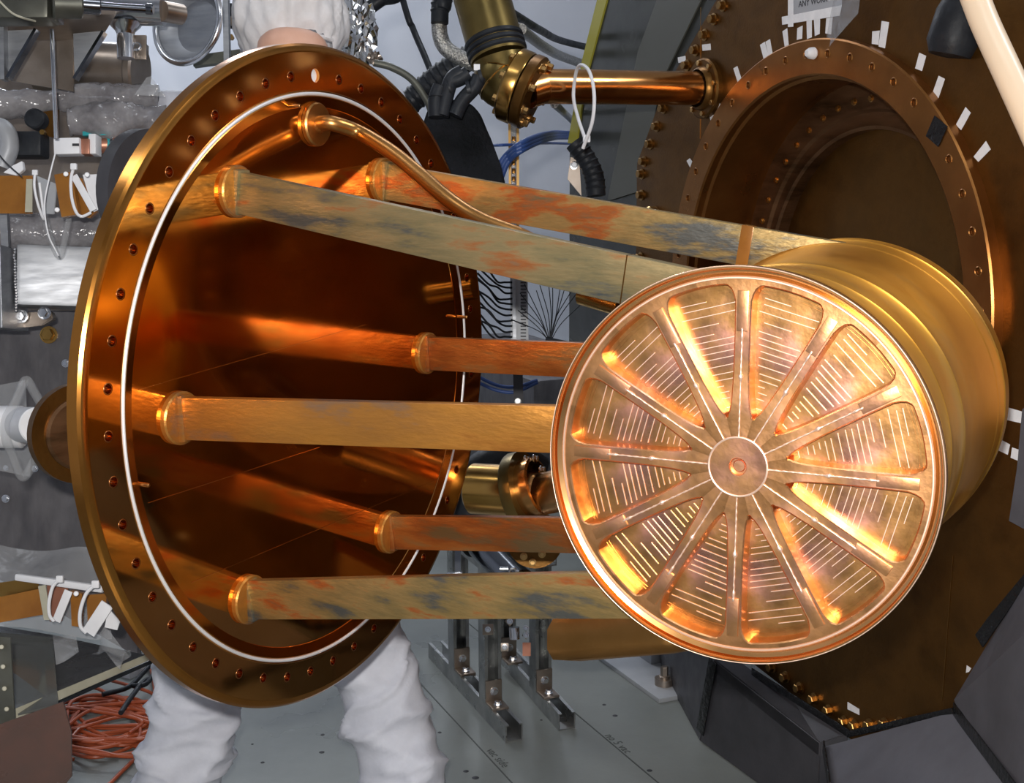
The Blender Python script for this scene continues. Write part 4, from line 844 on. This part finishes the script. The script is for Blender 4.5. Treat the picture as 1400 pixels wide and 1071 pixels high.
# big grey plate
gp = thing('machine_plate', 'large grey metal plate with bolts behind the left edge of the polished disc', 'metal plate', P(60, 700, 2.75))
S('plate', poly([(-60, 425), (150, 425), (190, 560), (190, 900), (-60, 760)], 2.72, 0.02, 0.003), 'greyplate', gp, smooth=False)
S('upper_plate', poly([(-60, 60), (200, 60), (195, 330), (140, 440), (-60, 440)], 2.80, 0.02), 'warmsteel', gp, smooth=False)
for x, y, r in ((67, 458, 0.013), (48, 641, 0.005), (8, 682, 0.006), (90, 497, 0.006), (8, 640, 0.004)):
    bm = bmesh.new(); hexbolt(bm, P(x, y, 2.718), -CZ, r, r*1.1); S('bolt', bm, 'gold' if r > 0.012 else 'steel', gp)
# aluminium beam
ab = thing('aluminium_beam', 'bright brushed aluminium square beam welded to an end plate at the left', 'beam', P(60, 400, 2.5))
S('beam', BAR(P(22, 378, 2.50), P(160, 383, 2.56), CY, 0.112, 0.10, bev=0.008), 'brushed', ab)
S('end_plate', BAR(P(11, 340, 2.46), P(14, 451, 2.46), CX, 0.020, 0.13, bev=0.001), 'brushed', ab, smooth=False)
bm = bmesh.new(); rng = random.Random(2)
for k in range(22): bmesh.ops.create_icosphere(bm, subdivisions=1, radius=0.0034, matrix=Matrix.Translation(P(19+rng.uniform(-0.7, 0.7)+k*0.16, 341+k*4.0, 2.44)))
stuff(S('weld', bm, 'steel', ab))
gs = thing('gusset_foot', 'small curved steel foot with two bolts below the aluminium beam', 'bracket', P(45, 445, 2.5))
S('foot', poly([(20, 428), (70, 426), (73, 436), (58, 445), (20, 449)], 2.50, 0.02, 0.002), 'warmsteel', gs, smooth=False)
for x, y in ((30, 433), (61, 428)):
    bm = bmesh.new(); hexbolt(bm, P(x, y, 2.495), -CZ, 0.009, 0.012); S('bolt', bm, 'steel', gs)
# translucent tube above it
one('cloudy_tube', 'cloudy grey plastic tube lying above the aluminium beam', 'tube', CYL(P(-30, 318, 2.56), P(150, 318, 2.62), 0.038, seg=32), 'wrap')
one('steel_rib', 'short pale upright steel rib at the left border beside the cloudy tube', 'rib', BAR(P(6, 292, 2.45), P(8, 338, 2.45), CX, 0.013, 0.01), 'brushed')
# hanging film loops
one('film_loop', 'clear film loop hanging over the aluminium beam', 'plastic film', TUBE([P(55, 250, 2.4), P(62, 300, 2.4), P(80, 350, 2.4), P(92, 310, 2.4), P(100, 250, 2.4)], 0.0055, 8, 8), 'clear')
# upper bracket
ub = thing('steel_bracket', 'steel shelf bracket with two triangular gussets in the upper left corner', 'bracket', P(70, 100, 2.35))
S('shelf', BAR(P(2, 34, 2.32), P(147, 36, 2.40), CZ, 0.16, 0.007, bev=0.001), 'warmsteel', ub)
S('gusset', poly([(10, 42), (50, 40), (12, 107)], 2.30, 0.004), 'brushed', ub, smooth=False)
S('gusset', poly([(100, 46), (142, 42), (102, 108)], 2.36, 0.004), 'brushed', ub, smooth=False)
S('side_rail', BAR(P(5, 34, 2.29), P(6, 110, 2.29), CX, 0.007, 0.02), 'brushed', ub, smooth=False)
S('gusset_edge', BAR(P(51, 41, 2.29), P(12, 108, 2.29), CZ, 0.02, 0.005), 'rod', ub, smooth=False)
S('gusset_edge', BAR(P(143, 44, 2.35), P(103, 109, 2.35), CZ, 0.02, 0.005), 'rod', ub, smooth=False)
S('back_web', poly([(50, 42), (100, 46), (100, 125), (12, 110)], 2.44, 0.006), 'warmsteel', ub, smooth=False)
one('clamp_block', 'small bright clamp block on top of the shelf bracket', 'clamp', BAR(P(54, 27, 2.30), P(84, 28, 2.30), CY, 0.009, 0.03, bev=0.002), 'brushed')
one('steel_rod', 'thin vertical polished steel rod hanging from the shelf bracket', 'rod', CYL(P(71, 40, 2.32), P(77, 190, 2.32), 0.0038, seg=14), 'steel')
# grey actuator
ac = thing('grey_actuator', 'dark grey cylinder actuator with long thin rod along the top left edge', 'actuator', P(90, 15, 2.2))
S('barrel', CYL(P(70, 5, 2.22), P(112, 6, 2.24), 0.024, seg=28, bev=0.003), 'lens', ac); S('nose', CYL(P(112, 6, 2.24), P(138, 8, 2.25), 0.015, seg=24, bev=0.002), 'rod', ac)
S('rod', CYL(P(136, 8, 2.25), P(206, 13, 2.28), 0.0065, seg=18), 'rod', ac); S('tip', CYL(P(199, 12, 2.28), P(210, 13, 2.28), 0.0095, seg=18, bev=0.002), 'rod', ac)
S('rear_block', BOX(P(20, 8, 2.24), (CX, CY, CZ), (0.13, 0.056, 0.06), 0.008), 'lens', ac)
one('grey_wire', 'thin pale wire drooping across the upper left corner', 'wire', TUBE([P(-8, -6, 2.15), P(14, 16, 2.15), P(30, 24, 2.15), P(48, 29, 2.2)], 0.0018, 8, 8), 'tan')
# bright tee
te = thing('steel_tee', 'bright stainless steel pipe tee at the top left', 'pipe fitting', P(180, 60, 2.42))
S('run', CYL(P(120, 8, 2.44), P(224, 12, 2.44), 0.031, seg=40), 'steel', te); S('stem', CYL(P(171, 20, 2.44), P(172, 80, 2.44), 0.0155, seg=32), 'steel', te)
S('shoulder', L([(0.0155, 0), (0.018, 0.006), (0.026, 0.014), (0.03, 0.02)], P(171.6, 47, 2.44), -V(CY)*-1, 32), 'steel', te)
S('neck', CYL(P(222, 15, 2.43), P(248, 20, 2.46), 0.0185, seg=32), 'warmsteel', te)
S('clamp_plate', BOX(P(192, 65, 2.45), (CX, CY, CZ), (0.022, 0.044, 0.006), 0.001), 'warmsteel', te); bm = bmesh.new(); hexbolt(bm, P(188, 64, 2.445), -CZ, 0.006, 0.007); S('bolt', bm, 'steel', te)
# big steel cylinder below
one('steel_cylinder', 'stainless steel cylinder with brown light in its colour, lying below the pipe tee', 'cylinder', L([(0, 0), (0.052, 0), (0.056, 0.004), (0.056, 0.014), (0.052, 0.018), (0.052, 0.20), (0, 0.20)], P(193, 98, 2.58), (P(60, 92, 2.6)-P(193, 98, 2.58)), 48), 'warmsteel')
# dish vacuum flange
dh = thing('steel_dish', 'round stainless steel dish flange with shiny rim between tee and polished plate', 'flange', P(250, 60, 2.6))
dax = (V(CX)*-0.45 - V(CZ)*0.85 + V(CY)*0.05).normalized()
S('dish', L([(0.025, -0.035), (0.05, -0.03), (0.072, -0.012), (0.079, 0)], P(256, 30, 2.60), dax, 64), 'brushed', dh)
S('rim', L([(0.079+0.0065*math.cos(t), 0.0065*math.sin(t)) for t in (2*math.pi*i/14 for i in range(14))], P(256, 30, 2.60), dax, 64, closed=True), 'steel', dh)
S('back_plate', L([(0, -0.036), (0.055, -0.036), (0.055, -0.03), (0, -0.03)], P(256, 30, 2.60), dax, 48), 'brushed', dh)
one('steel_strip', 'upright pale steel strip with a dark slot left of the white cap', 'strip', BAR(P(309, -20, 2.75), P(311, 90, 2.75), CX, 0.011, 0.02), 'brushed', smooth=False)
one('olive_bar', 'dark olive bar sloping behind the steel dish', 'bar', BAR(P(265, 85, 2.8), P(330, 76, 2.8), CY, 0.022, 0.02), 'lens', smooth=False)
fc2 = thing('fitting_cluster', 'small dark fitting with copper tinted nuts left of the cap', 'pipe fitting', P(322, 60, 2.85))
S('block', BOX(P(322, 22, 2.9), (CX, CY, CZ), (0.04, 0.05, 0.03), 0.006), 'black', fc2); S('nut', L([(0, 0), (0.010, 0), (0.010, 0.012), (0, 0.012)], P(319, 30, 2.86), -CZ, 6), 'warmsteel', fc2); S('nut', L([(0, 0), (0.006, 0), (0.006, 0.012), (0, 0.012)], P(317, 52, 2.86), -CZ, 6), 'boltcu', fc2)
# wrapped bundles
def lump(name, label, a, b, r, m, seed, cat='wrapped pipe', amp=0.35):
    bm = bmesh.new(); path = smoothpath([a, a.lerp(b, 0.5)+UP*0.006, b], 26); tube(bm, path, r, 36, raw=True, rf=lambda t: 0.9+0.2*math.sin(t*9+seed))
    bm.normal_update()
    for v in bm.verts: v.co += v.normal*r*(noise.noise(v.co*16+V((seed, 0, 0)))*amp + abs(noise.noise(v.co*38+V((seed, 3, 0))))*amp*0.9)
    return one(name, label, cat, bm, m, ang=180)
lump('wrapped_pipe', 'upper pipe wrapped in cloudy plastic film on the left', P(-20, 146, 2.5), P(215, 133, 2.55), 0.026, 'wrap', 1)
lump('wrapped_pipe', 'lower pipe bulge wrapped in shiny crinkled plastic near the polished plate', P(92, 168, 2.46), P(228, 166, 2.52), 0.032, 'wrap', 4)
one('brown_bar', 'dark brown bar running behind the plastic wrapped pipes', 'bar', CYL(P(110, 137, 2.57), P(250, 139, 2.57), 0.012, seg=16), 'rod')
one('film_corner', 'pointed clear plastic corner sticking up from the wrapped pipes', 'plastic film', SHEET([P(184, 130, 2.45), P(226, 132, 2.46), P(206, 104, 2.45), P(200, 106, 2.45)], 0.001, 8, 0.008, 20), 'clear')
# clamp row
cw = thing('clamp_row', 'white plastic clamp block on a copper coloured pipe with teal tape', 'clamp', P(120, 215, 2.45))
S('pipe', CYL(P(108, 200, 2.47), P(205, 196, 2.50), 0.015, seg=28), 'redbrown', cw); S('clamp_block', BAR(P(77, 202, 2.42), P(112, 201, 2.42), CY, 0.029, 0.03, bev=0.002), 'white', cw)
S('slot', BAR(P(99, 198, 2.404), P(108, 198, 2.404), CY, 0.0045, 0.002), 'ink', cw); S('dark_end', BAR(P(112, 202, 2.43), P(125, 202, 2.43), CY, 0.027, 0.028, bev=0.001), 'redbrown', cw)
S('white_ring', BAR(P(125, 199, 2.44), P(135, 199, 2.44), CY, 0.036, 0.036, bev=0.002), 'white', cw)
S('steel_band', CYL(P(154, 198, 2.48), P(158, 198, 2.48), 0.019, seg=24), 'steel', cw)
S('teal_tape', CYL(P(148, 199, 2.485), P(154, 199, 2.485), 0.0175, seg=24), 'teal', cw); S('teal_tape', BAR(P(115, 184, 2.47), P(152, 183, 2.47), CY, 0.008, 0.02, bev=0.001), 'teal', cw)
one('pink_knob', 'small bright pink plastic knob left of the polished plate', 'knob', CYL(P(170, 216, 2.38), P(170, 220, 2.38), 0.005, seg=14, bev=0.001), 'pink')
one('round_connector', 'black round cable connector left of the thin rod', 'connector', CYL(P(54, 166, 2.44)-CZ*0.03, P(54, 166, 2.44), 0.018, seg=28, bev=0.003), 'black')
one('black_housing', 'black rectangular housing below the round connector', 'housing', BOX(P(38, 199, 2.48), (CX, CY, CZ), (0.065, 0.045, 0.05), 0.006), 'black')
one('grey_elbow', 'smooth grey rubber elbow at the left border below the wrapped pipe', 'elbow', TUBE([P(-20, 170, 2.46), P(5, 178, 2.45), P(12, 200, 2.45), P(2, 228, 2.45)], 0.018, 20, 10), 'greylight')
one('brass_nut', 'small brass nut under the round connector', 'nut', L([(0, 0), (0.005, 0), (0.005, 0.01), (0, 0.01)], P(60, 182, 2.42), -CZ, 6), 'gold')
one('copper_wedge', 'dark copper coloured wedge plate behind the round connector', 'plate', poly([(34, 156), (80, 150), (80, 190), (56, 184)], 2.50, 0.006), 'darkcu', smooth=False)
one('shiny_cap', 'small shiny white cap glinting at the left below the grey elbow', 'cap', poly([(4, 236), (18, 226), (30, 220), (32, 232), (22, 240)], 2.36, 0.012, 0.001), 'white')
# amber film boxes (upper)
def amber_group(dy, d, flip, word):
    y = lambda v: v if not flip else 2*dy - v
    return y
one('amber_strap', 'upper amber and copper coloured film strap at the left border', 'strap', SHEET([P(-25, 240, 2.38), P(44, 240, 2.38), P(44, 292, 2.38), P(-25, 292, 2.38)], 0.002, 10, 0.006, 9), 'kapton')
one('clear_strip', 'pale strip with small dark square beside the upper amber strap', 'strip', poly([(36, 245), (44, 245), (44, 290), (34, 290)], 2.36, 0.003), 'tan', smooth=False)
one('white_plate', 'grey white plastic plate hanging beside the upper amber strap', 'plate', poly([(50, 240), (78, 252), (74, 293), (58, 292)], 2.37, 0.004, 0.001), 'greylight')
one('amber_box', 'amber film box behind the upper white zip ties', 'box', BAR(P(88, 238, 2.36), P(98, 296, 2.36), CX, 0.030, 0.02, bev=0.001), 'kapton')
one('amber_box', 'small amber film wedge between the upper white strip and zip tie', 'box', poly([(98, 240), (112, 244), (132, 290), (122, 298), (104, 294)], 2.375, 0.012), 'kapton', smooth=False)
one('white_strip', 'slanted white plastic strip with two holes beside the upper amber box', 'strip', BAR(P(101, 240, 2.33), P(128, 288, 2.33), CX, 0.012, 0.003, bev=0.001), 'white')
one('white_card', 'white card tucked behind the slanted strip left of the polished plate', 'card', poly([(113, 239), (141, 238), (139, 260), (142, 282), (128, 290)], 2.36, 0.003), 'white', smooth=False)
ziptie('upper left white zip tie loop, bent beside the white plate', [P(48, 236, 2.34), P(47, 255, 2.33), P(52, 280, 2.33), P(60, 300, 2.34), P(58, 280, 2.36), P(54, 250, 2.36)], 0.0022)
ziptie('upper white zip tie looping down to the white strip', [P(101, 228, 2.32), P(97, 245, 2.32), P(98, 270, 2.32), P(104, 290, 2.32), P(112, 296, 2.32), P(124, 291, 2.33)], 0.0026)
hose('thin clear line hanging down across the upper amber parts', [P(76, 208, 2.3), P(68, 240, 2.3), P(61, 280, 2.3), P(66, 320, 2.3), P(80, 350, 2.3)], 0.0014, 'white', cat='line', nm='thin_line')
hose('thin dark wire curling at the left border above the amber strap', [P(-6, 205, 2.3), P(4, 218, 2.3), P(16, 230, 2.3), P(30, 242, 2.3)], 0.0013, 'ink', cat='wire', nm='wire')
for x, y, lb in ((78, 287, 'small white stud at the foot of the upper amber box'), (90, 238, 'small pale stud at the top of the upper amber box'), (119, 239, 'tiny bright stud above the white card')):
    one('stud', lb, 'stud', CYL(P(x, y, 2.325), P(x, y, 2.315), 0.0042, seg=14, bev=0.001), 'white')
# black round behind plate
one('dark_flange', 'dark round copper flange rim peeking out behind the upper left of the polished plate', 'flange', L([(0, 0), (0.095, 0), (0.10, 0.005), (0.10, 0.03), (0, 0.03)], P(190, 262, 2.2), X, 48), 'shade')
# middle left: copper flange with white strip
mf = thing('port_flange', 'dark copper port flange with white bolted strip peeking out left of the polished plate', 'flange', P(90, 640, 2.0))
S('disc', L([(0.03, 0.0), (0.070, 0), (0.074, 0.003), (0.074, 0.02), (0.03, 0.02)], P(96, 592, 2.0)+CZ*0.02, X*0.9-V(CZ)*0.45, 48), 'darkcu', mf)
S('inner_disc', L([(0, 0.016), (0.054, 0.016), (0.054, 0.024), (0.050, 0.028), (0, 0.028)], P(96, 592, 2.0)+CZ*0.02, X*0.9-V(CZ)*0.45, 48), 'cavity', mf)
ws = S('white_strip', poly([(72.5, 558), (88, 555), (91, 628), (78, 630), (75, 592)], 1.985, 0.003), 'paper', mf, smooth=False)
for y in (569, 614): bm = bmesh.new(); hexbolt(bm, P(81 if y < 600 else 84, y, 1.985), -CZ, 0.0035, 0.004); S('bolt', bm, 'redbrown', ws)
one('white_sleeve', 'white translucent sleeve at the left border with clear film around it', 'sleeve', CYL(P(-30, 584, 2.3), P(33, 584, 2.3), 0.036, seg=32, bev=0.004), 'white')
one('white_spacer', 'white spacer cylinder between sleeve and copper port flange', 'spacer', CYL(P(31, 581, 2.28), P(52, 582, 2.2), 0.030, seg=32, bev=0.002), 'white')
one('clear_film_loop', 'folded clear film loop around the white sleeve', 'plastic film', TUBE([P(56, 552, 2.22), P(46, 535, 2.22), P(35, 520, 2.22), P(22, 548, 2.2), P(8, 575, 2.19), P(8, 600, 2.19), P(18, 625, 2.2), P(30, 652, 2.22), P(42, 640, 2.22), P(52, 616, 2.22)], 0.0075, 8, 8), 'clear')
one('clear_film_sheet', 'clear plastic film sheet hanging behind the white sleeve', 'plastic film', SHEET([P(-20, 530, 2.4), P(35, 520, 2.4), P(42, 652, 2.4), P(-20, 640, 2.4)], 0.001, 14, 0.012, 12), 'clear')
# lower left
one('film_sheet', 'cloudy film draped over the lower grey parts at left', 'plastic film', SHEET([P(-20, 745, 2.45), P(130, 752, 2.4), P(150, 868, 2.3), P(-20, 860, 2.3)], 0.001, 20, 0.03, 9, 5), 'clear')
one('white_rod', 'white plastic rod above the lower amber strap', 'rod', BAR(P(22, 789, 2.28), P(142, 806, 2.25), CY, 0.012, 0.012, bev=0.004), 'white')
bm = SHEET([P(-25, 822, 2.26), P(54, 806, 2.26), P(56, 842, 2.26), P(-25, 856, 2.26)], 0.002, 14, 0.012, 9)
one('amber_strap', 'lower amber and orange film strap at the left border', 'strap', bm, 'kapton')
one('dark_amber_strip', 'dark amber strip behind the lower amber strap under the white rod', 'strip', SHEET([P(-20, 800, 2.32), P(50, 790, 2.32), P(54, 812, 2.32), P(-20, 820, 2.32)], 0.002, 8, 0.006, 9), 'gold')
one('pale_clip', 'pale upright clip between the lower amber strap and first zip tie', 'clip', poly([(52, 802), (62, 800), (70, 848), (60, 848)], 2.25, 0.003), 'tan', smooth=False)
one('amber_block', 'amber film block between the two lower zip ties', 'block', poly([(96, 808), (112, 812), (110, 858), (98, 856)], 2.27, 0.015), 'kapton', smooth=False)
one('amber_block', 'amber film block right of the second lower zip tie', 'block', poly([(118, 814), (146, 812), (142, 850), (120, 852)], 2.285, 0.01), 'kapton', smooth=False)
one('redbrown_card', 'reddish brown plate behind the first lower zip tie', 'plate', poly([(64, 800), (94, 800), (84, 850), (68, 850)], 2.29, 0.006), 'redbrown', smooth=False)
one('white_strip', 'slanted grey white strip in the middle of the lower clips', 'strip', BAR(P(94, 808, 2.24), P(77, 850, 2.24), CX, 0.014, 0.003, bev=0.001), 'white')
one('white_strip', 'wide slanted white strip nearest the polished plate in the lower clips', 'strip', BAR(P(147, 826, 2.2), P(121, 866, 2.2), (CX+CY*0.4).normalized(), 0.022, 0.004, bev=0.001), 'white')
one('white_card', 'white card beside the wide lower strip against the polished plate', 'card', poly([(148, 832), (164, 850), (160, 862), (143, 858)], 2.21, 0.003), 'white', smooth=False)
ziptie('lower left white zip tie loop behind the amber strap', [P(82, 792, 2.22), P(72, 803, 2.22), P(67, 825, 2.22), P(68, 842, 2.22), P(74, 850, 2.22)], 0.0028)
ziptie('lower right white zip tie loop nearest the polished plate', [P(131, 799, 2.2), P(118, 812, 2.2), P(110, 835, 2.2), P(110, 856, 2.2), P(118, 866, 2.2)], 0.0030)
one('white_stud', 'small white stud between the two lower zip ties', 'stud', CYL(P(104, 812, 2.235), P(104, 812, 2.225), 0.0042, seg=14, bev=0.001), 'white')
# tray with tan edge
tr_ = thing('dark_tray', 'dark flat tray with tan board edge at the lower left', 'tray', P(100, 960, 2.15))
S('tray_surface', PRISM([P(-40, 850, 2.6), P(70, 868, 2.55), P(205, 897, 2.3), P(0, 985, 2.0), P(-60, 1010, 1.95)], V((0, 0, -0.006))), 'darktray', tr_, smooth=False)
S('board_edge', PRISM([P(205, 893, 2.298), P(0, 978, 1.998), P(-60, 1003, 1.948), P(-60, 1018, 1.948), P(0, 993, 1.998), P(205, 902, 2.298)], V(CZ)*0.012+CX*0.004), 'tan', tr_, smooth=False)
S('foam_strip', PRISM([P(207, 903, 2.31), P(0, 996, 2.01), P(-60, 1020, 1.96), P(-60, 1024, 1.96), P(0, 1000, 2.01), P(207, 908, 2.31)], V(CZ)*0.01), 'black', tr_, smooth=False)
S('glass_plate', PRISM([P(-60, 862, 2.30), P(72, 874, 2.30), P(80, 965, 2.05), P(-60, 1000, 2.0)], V((0, 0, 0.003))), 'smoke', tr_, smooth=False)
sr_ = thing('stud_strip', 'grey strip with a row of pale studs at the lower left border', 'strip', P(6, 900, 2.0))
S('strip', poly([(-30, 868), (14, 872), (20, 985), (-30, 1000)], 1.98, 0.004), 'lens', sr_, smooth=False)
for x, y in ((2, 885), (4, 912), (6, 942), (9, 970)): S('stud', CYL(P(x, y, 1.98), P(x, y, 1.972), 0.0034, seg=12, bev=0.001), 'tan', sr_)
one('crumpled_film', 'crumpled clear plastic scrap on the tray beside the polished plate', 'plastic film', SHEET([P(118, 878, 2.25), P(150, 868, 2.25), P(182, 896, 2.2), P(160, 904, 2.18)], 0.001, 16, 0.05, 26), 'clear')
one('clear_scrap', 'bent clear film strip lying on the dark tray', 'plastic film', SHEET([P(72, 868, 2.27), P(104, 872, 2.27), P(108, 893, 2.24), P(76, 905, 2.22)], 0.001, 12, 0.02, 16), 'clear')
one('dark_cable_tray', 'bottom left dark brown translucent sheet in the foreground', 'plastic sheet', poly([(-40, 1005), (30, 980), (86, 960), (97, 1000), (98, 1062), (60, 1110), (-40, 1110)], 1.92, 0.004), 'brownsheet', smooth=False)
cm = thing('white_comb', 'small white comb grille on the floor left of the person', 'grille', FL(186, 915))
S('frame', BAR(FL(166, 926)+UP*0.01, FL(206, 908)+UP*0.01, UP, 0.02, 0.06), 'white', cm, smooth=False)
for k in range(8): S('tooth', BAR(FL(172+k*4, 926-k*1.8)+UP*0.02, FL(170+k*4, 915-k*1.8)+UP*0.02, CX, 0.004, 0.01), 'ink', cm, smooth=False)
tube_ = None
rng = random.Random(21)
for k in range(7):
    cx, cy = 150+rng.uniform(-14, 14), 985+rng.uniform(-16, 16); rx, ry = rng.uniform(58, 92), rng.uniform(18, 36); ph = rng.uniform(0, 6)
    pts = []
    for i in range(34):
        a = ph + i*0.52; pts.append(FL(cx+22*math.sin(i*0.33+k)+rx*math.cos(a)*(1+0.16*math.sin(i*1.3+k)), cy+10*math.cos(i*0.27+k*2)+ry*math.sin(a)*(1+0.3*math.cos(i*0.9+k)), 0.008+0.004*k+0.004*math.sin(i*2.1)))
    one('orange_cable', ('outermost', 'lowest', 'tightly curled', 'middle', 'loosely curled', 'upper', 'topmost')[k]+' orange cable of the tangled coil on the floor at left', 'cable', tube(bmesh.new(), pts, 0.0042, 8, 6), 'orangecable', 'orange cables coiled on the floor')
hose('single orange cable leaving the coil past the white trouser leg', [FL(205, 905, 0.02), FL(212, 960, 0.01), FL(196, 1020, 0.006), FL(160, 1062, 0.006), FL(130, 1090, 0.006)], 0.0045, 'orangecable', cat='cable', nm='orange_cable')
for k, pts in enumerate((((210, 905), (196, 920), (175, 940), (140, 950)), ((225, 925), (200, 930), (182, 950), (165, 975)), ((206, 900), (212, 915), (200, 935), (180, 938)))):
    hose(('upper', 'lower', 'short')[k]+' black cable lying over the orange coil', [FL(x, y, 0.05) for x, y in pts], 0.006, cat='cable', nm='black_cable')
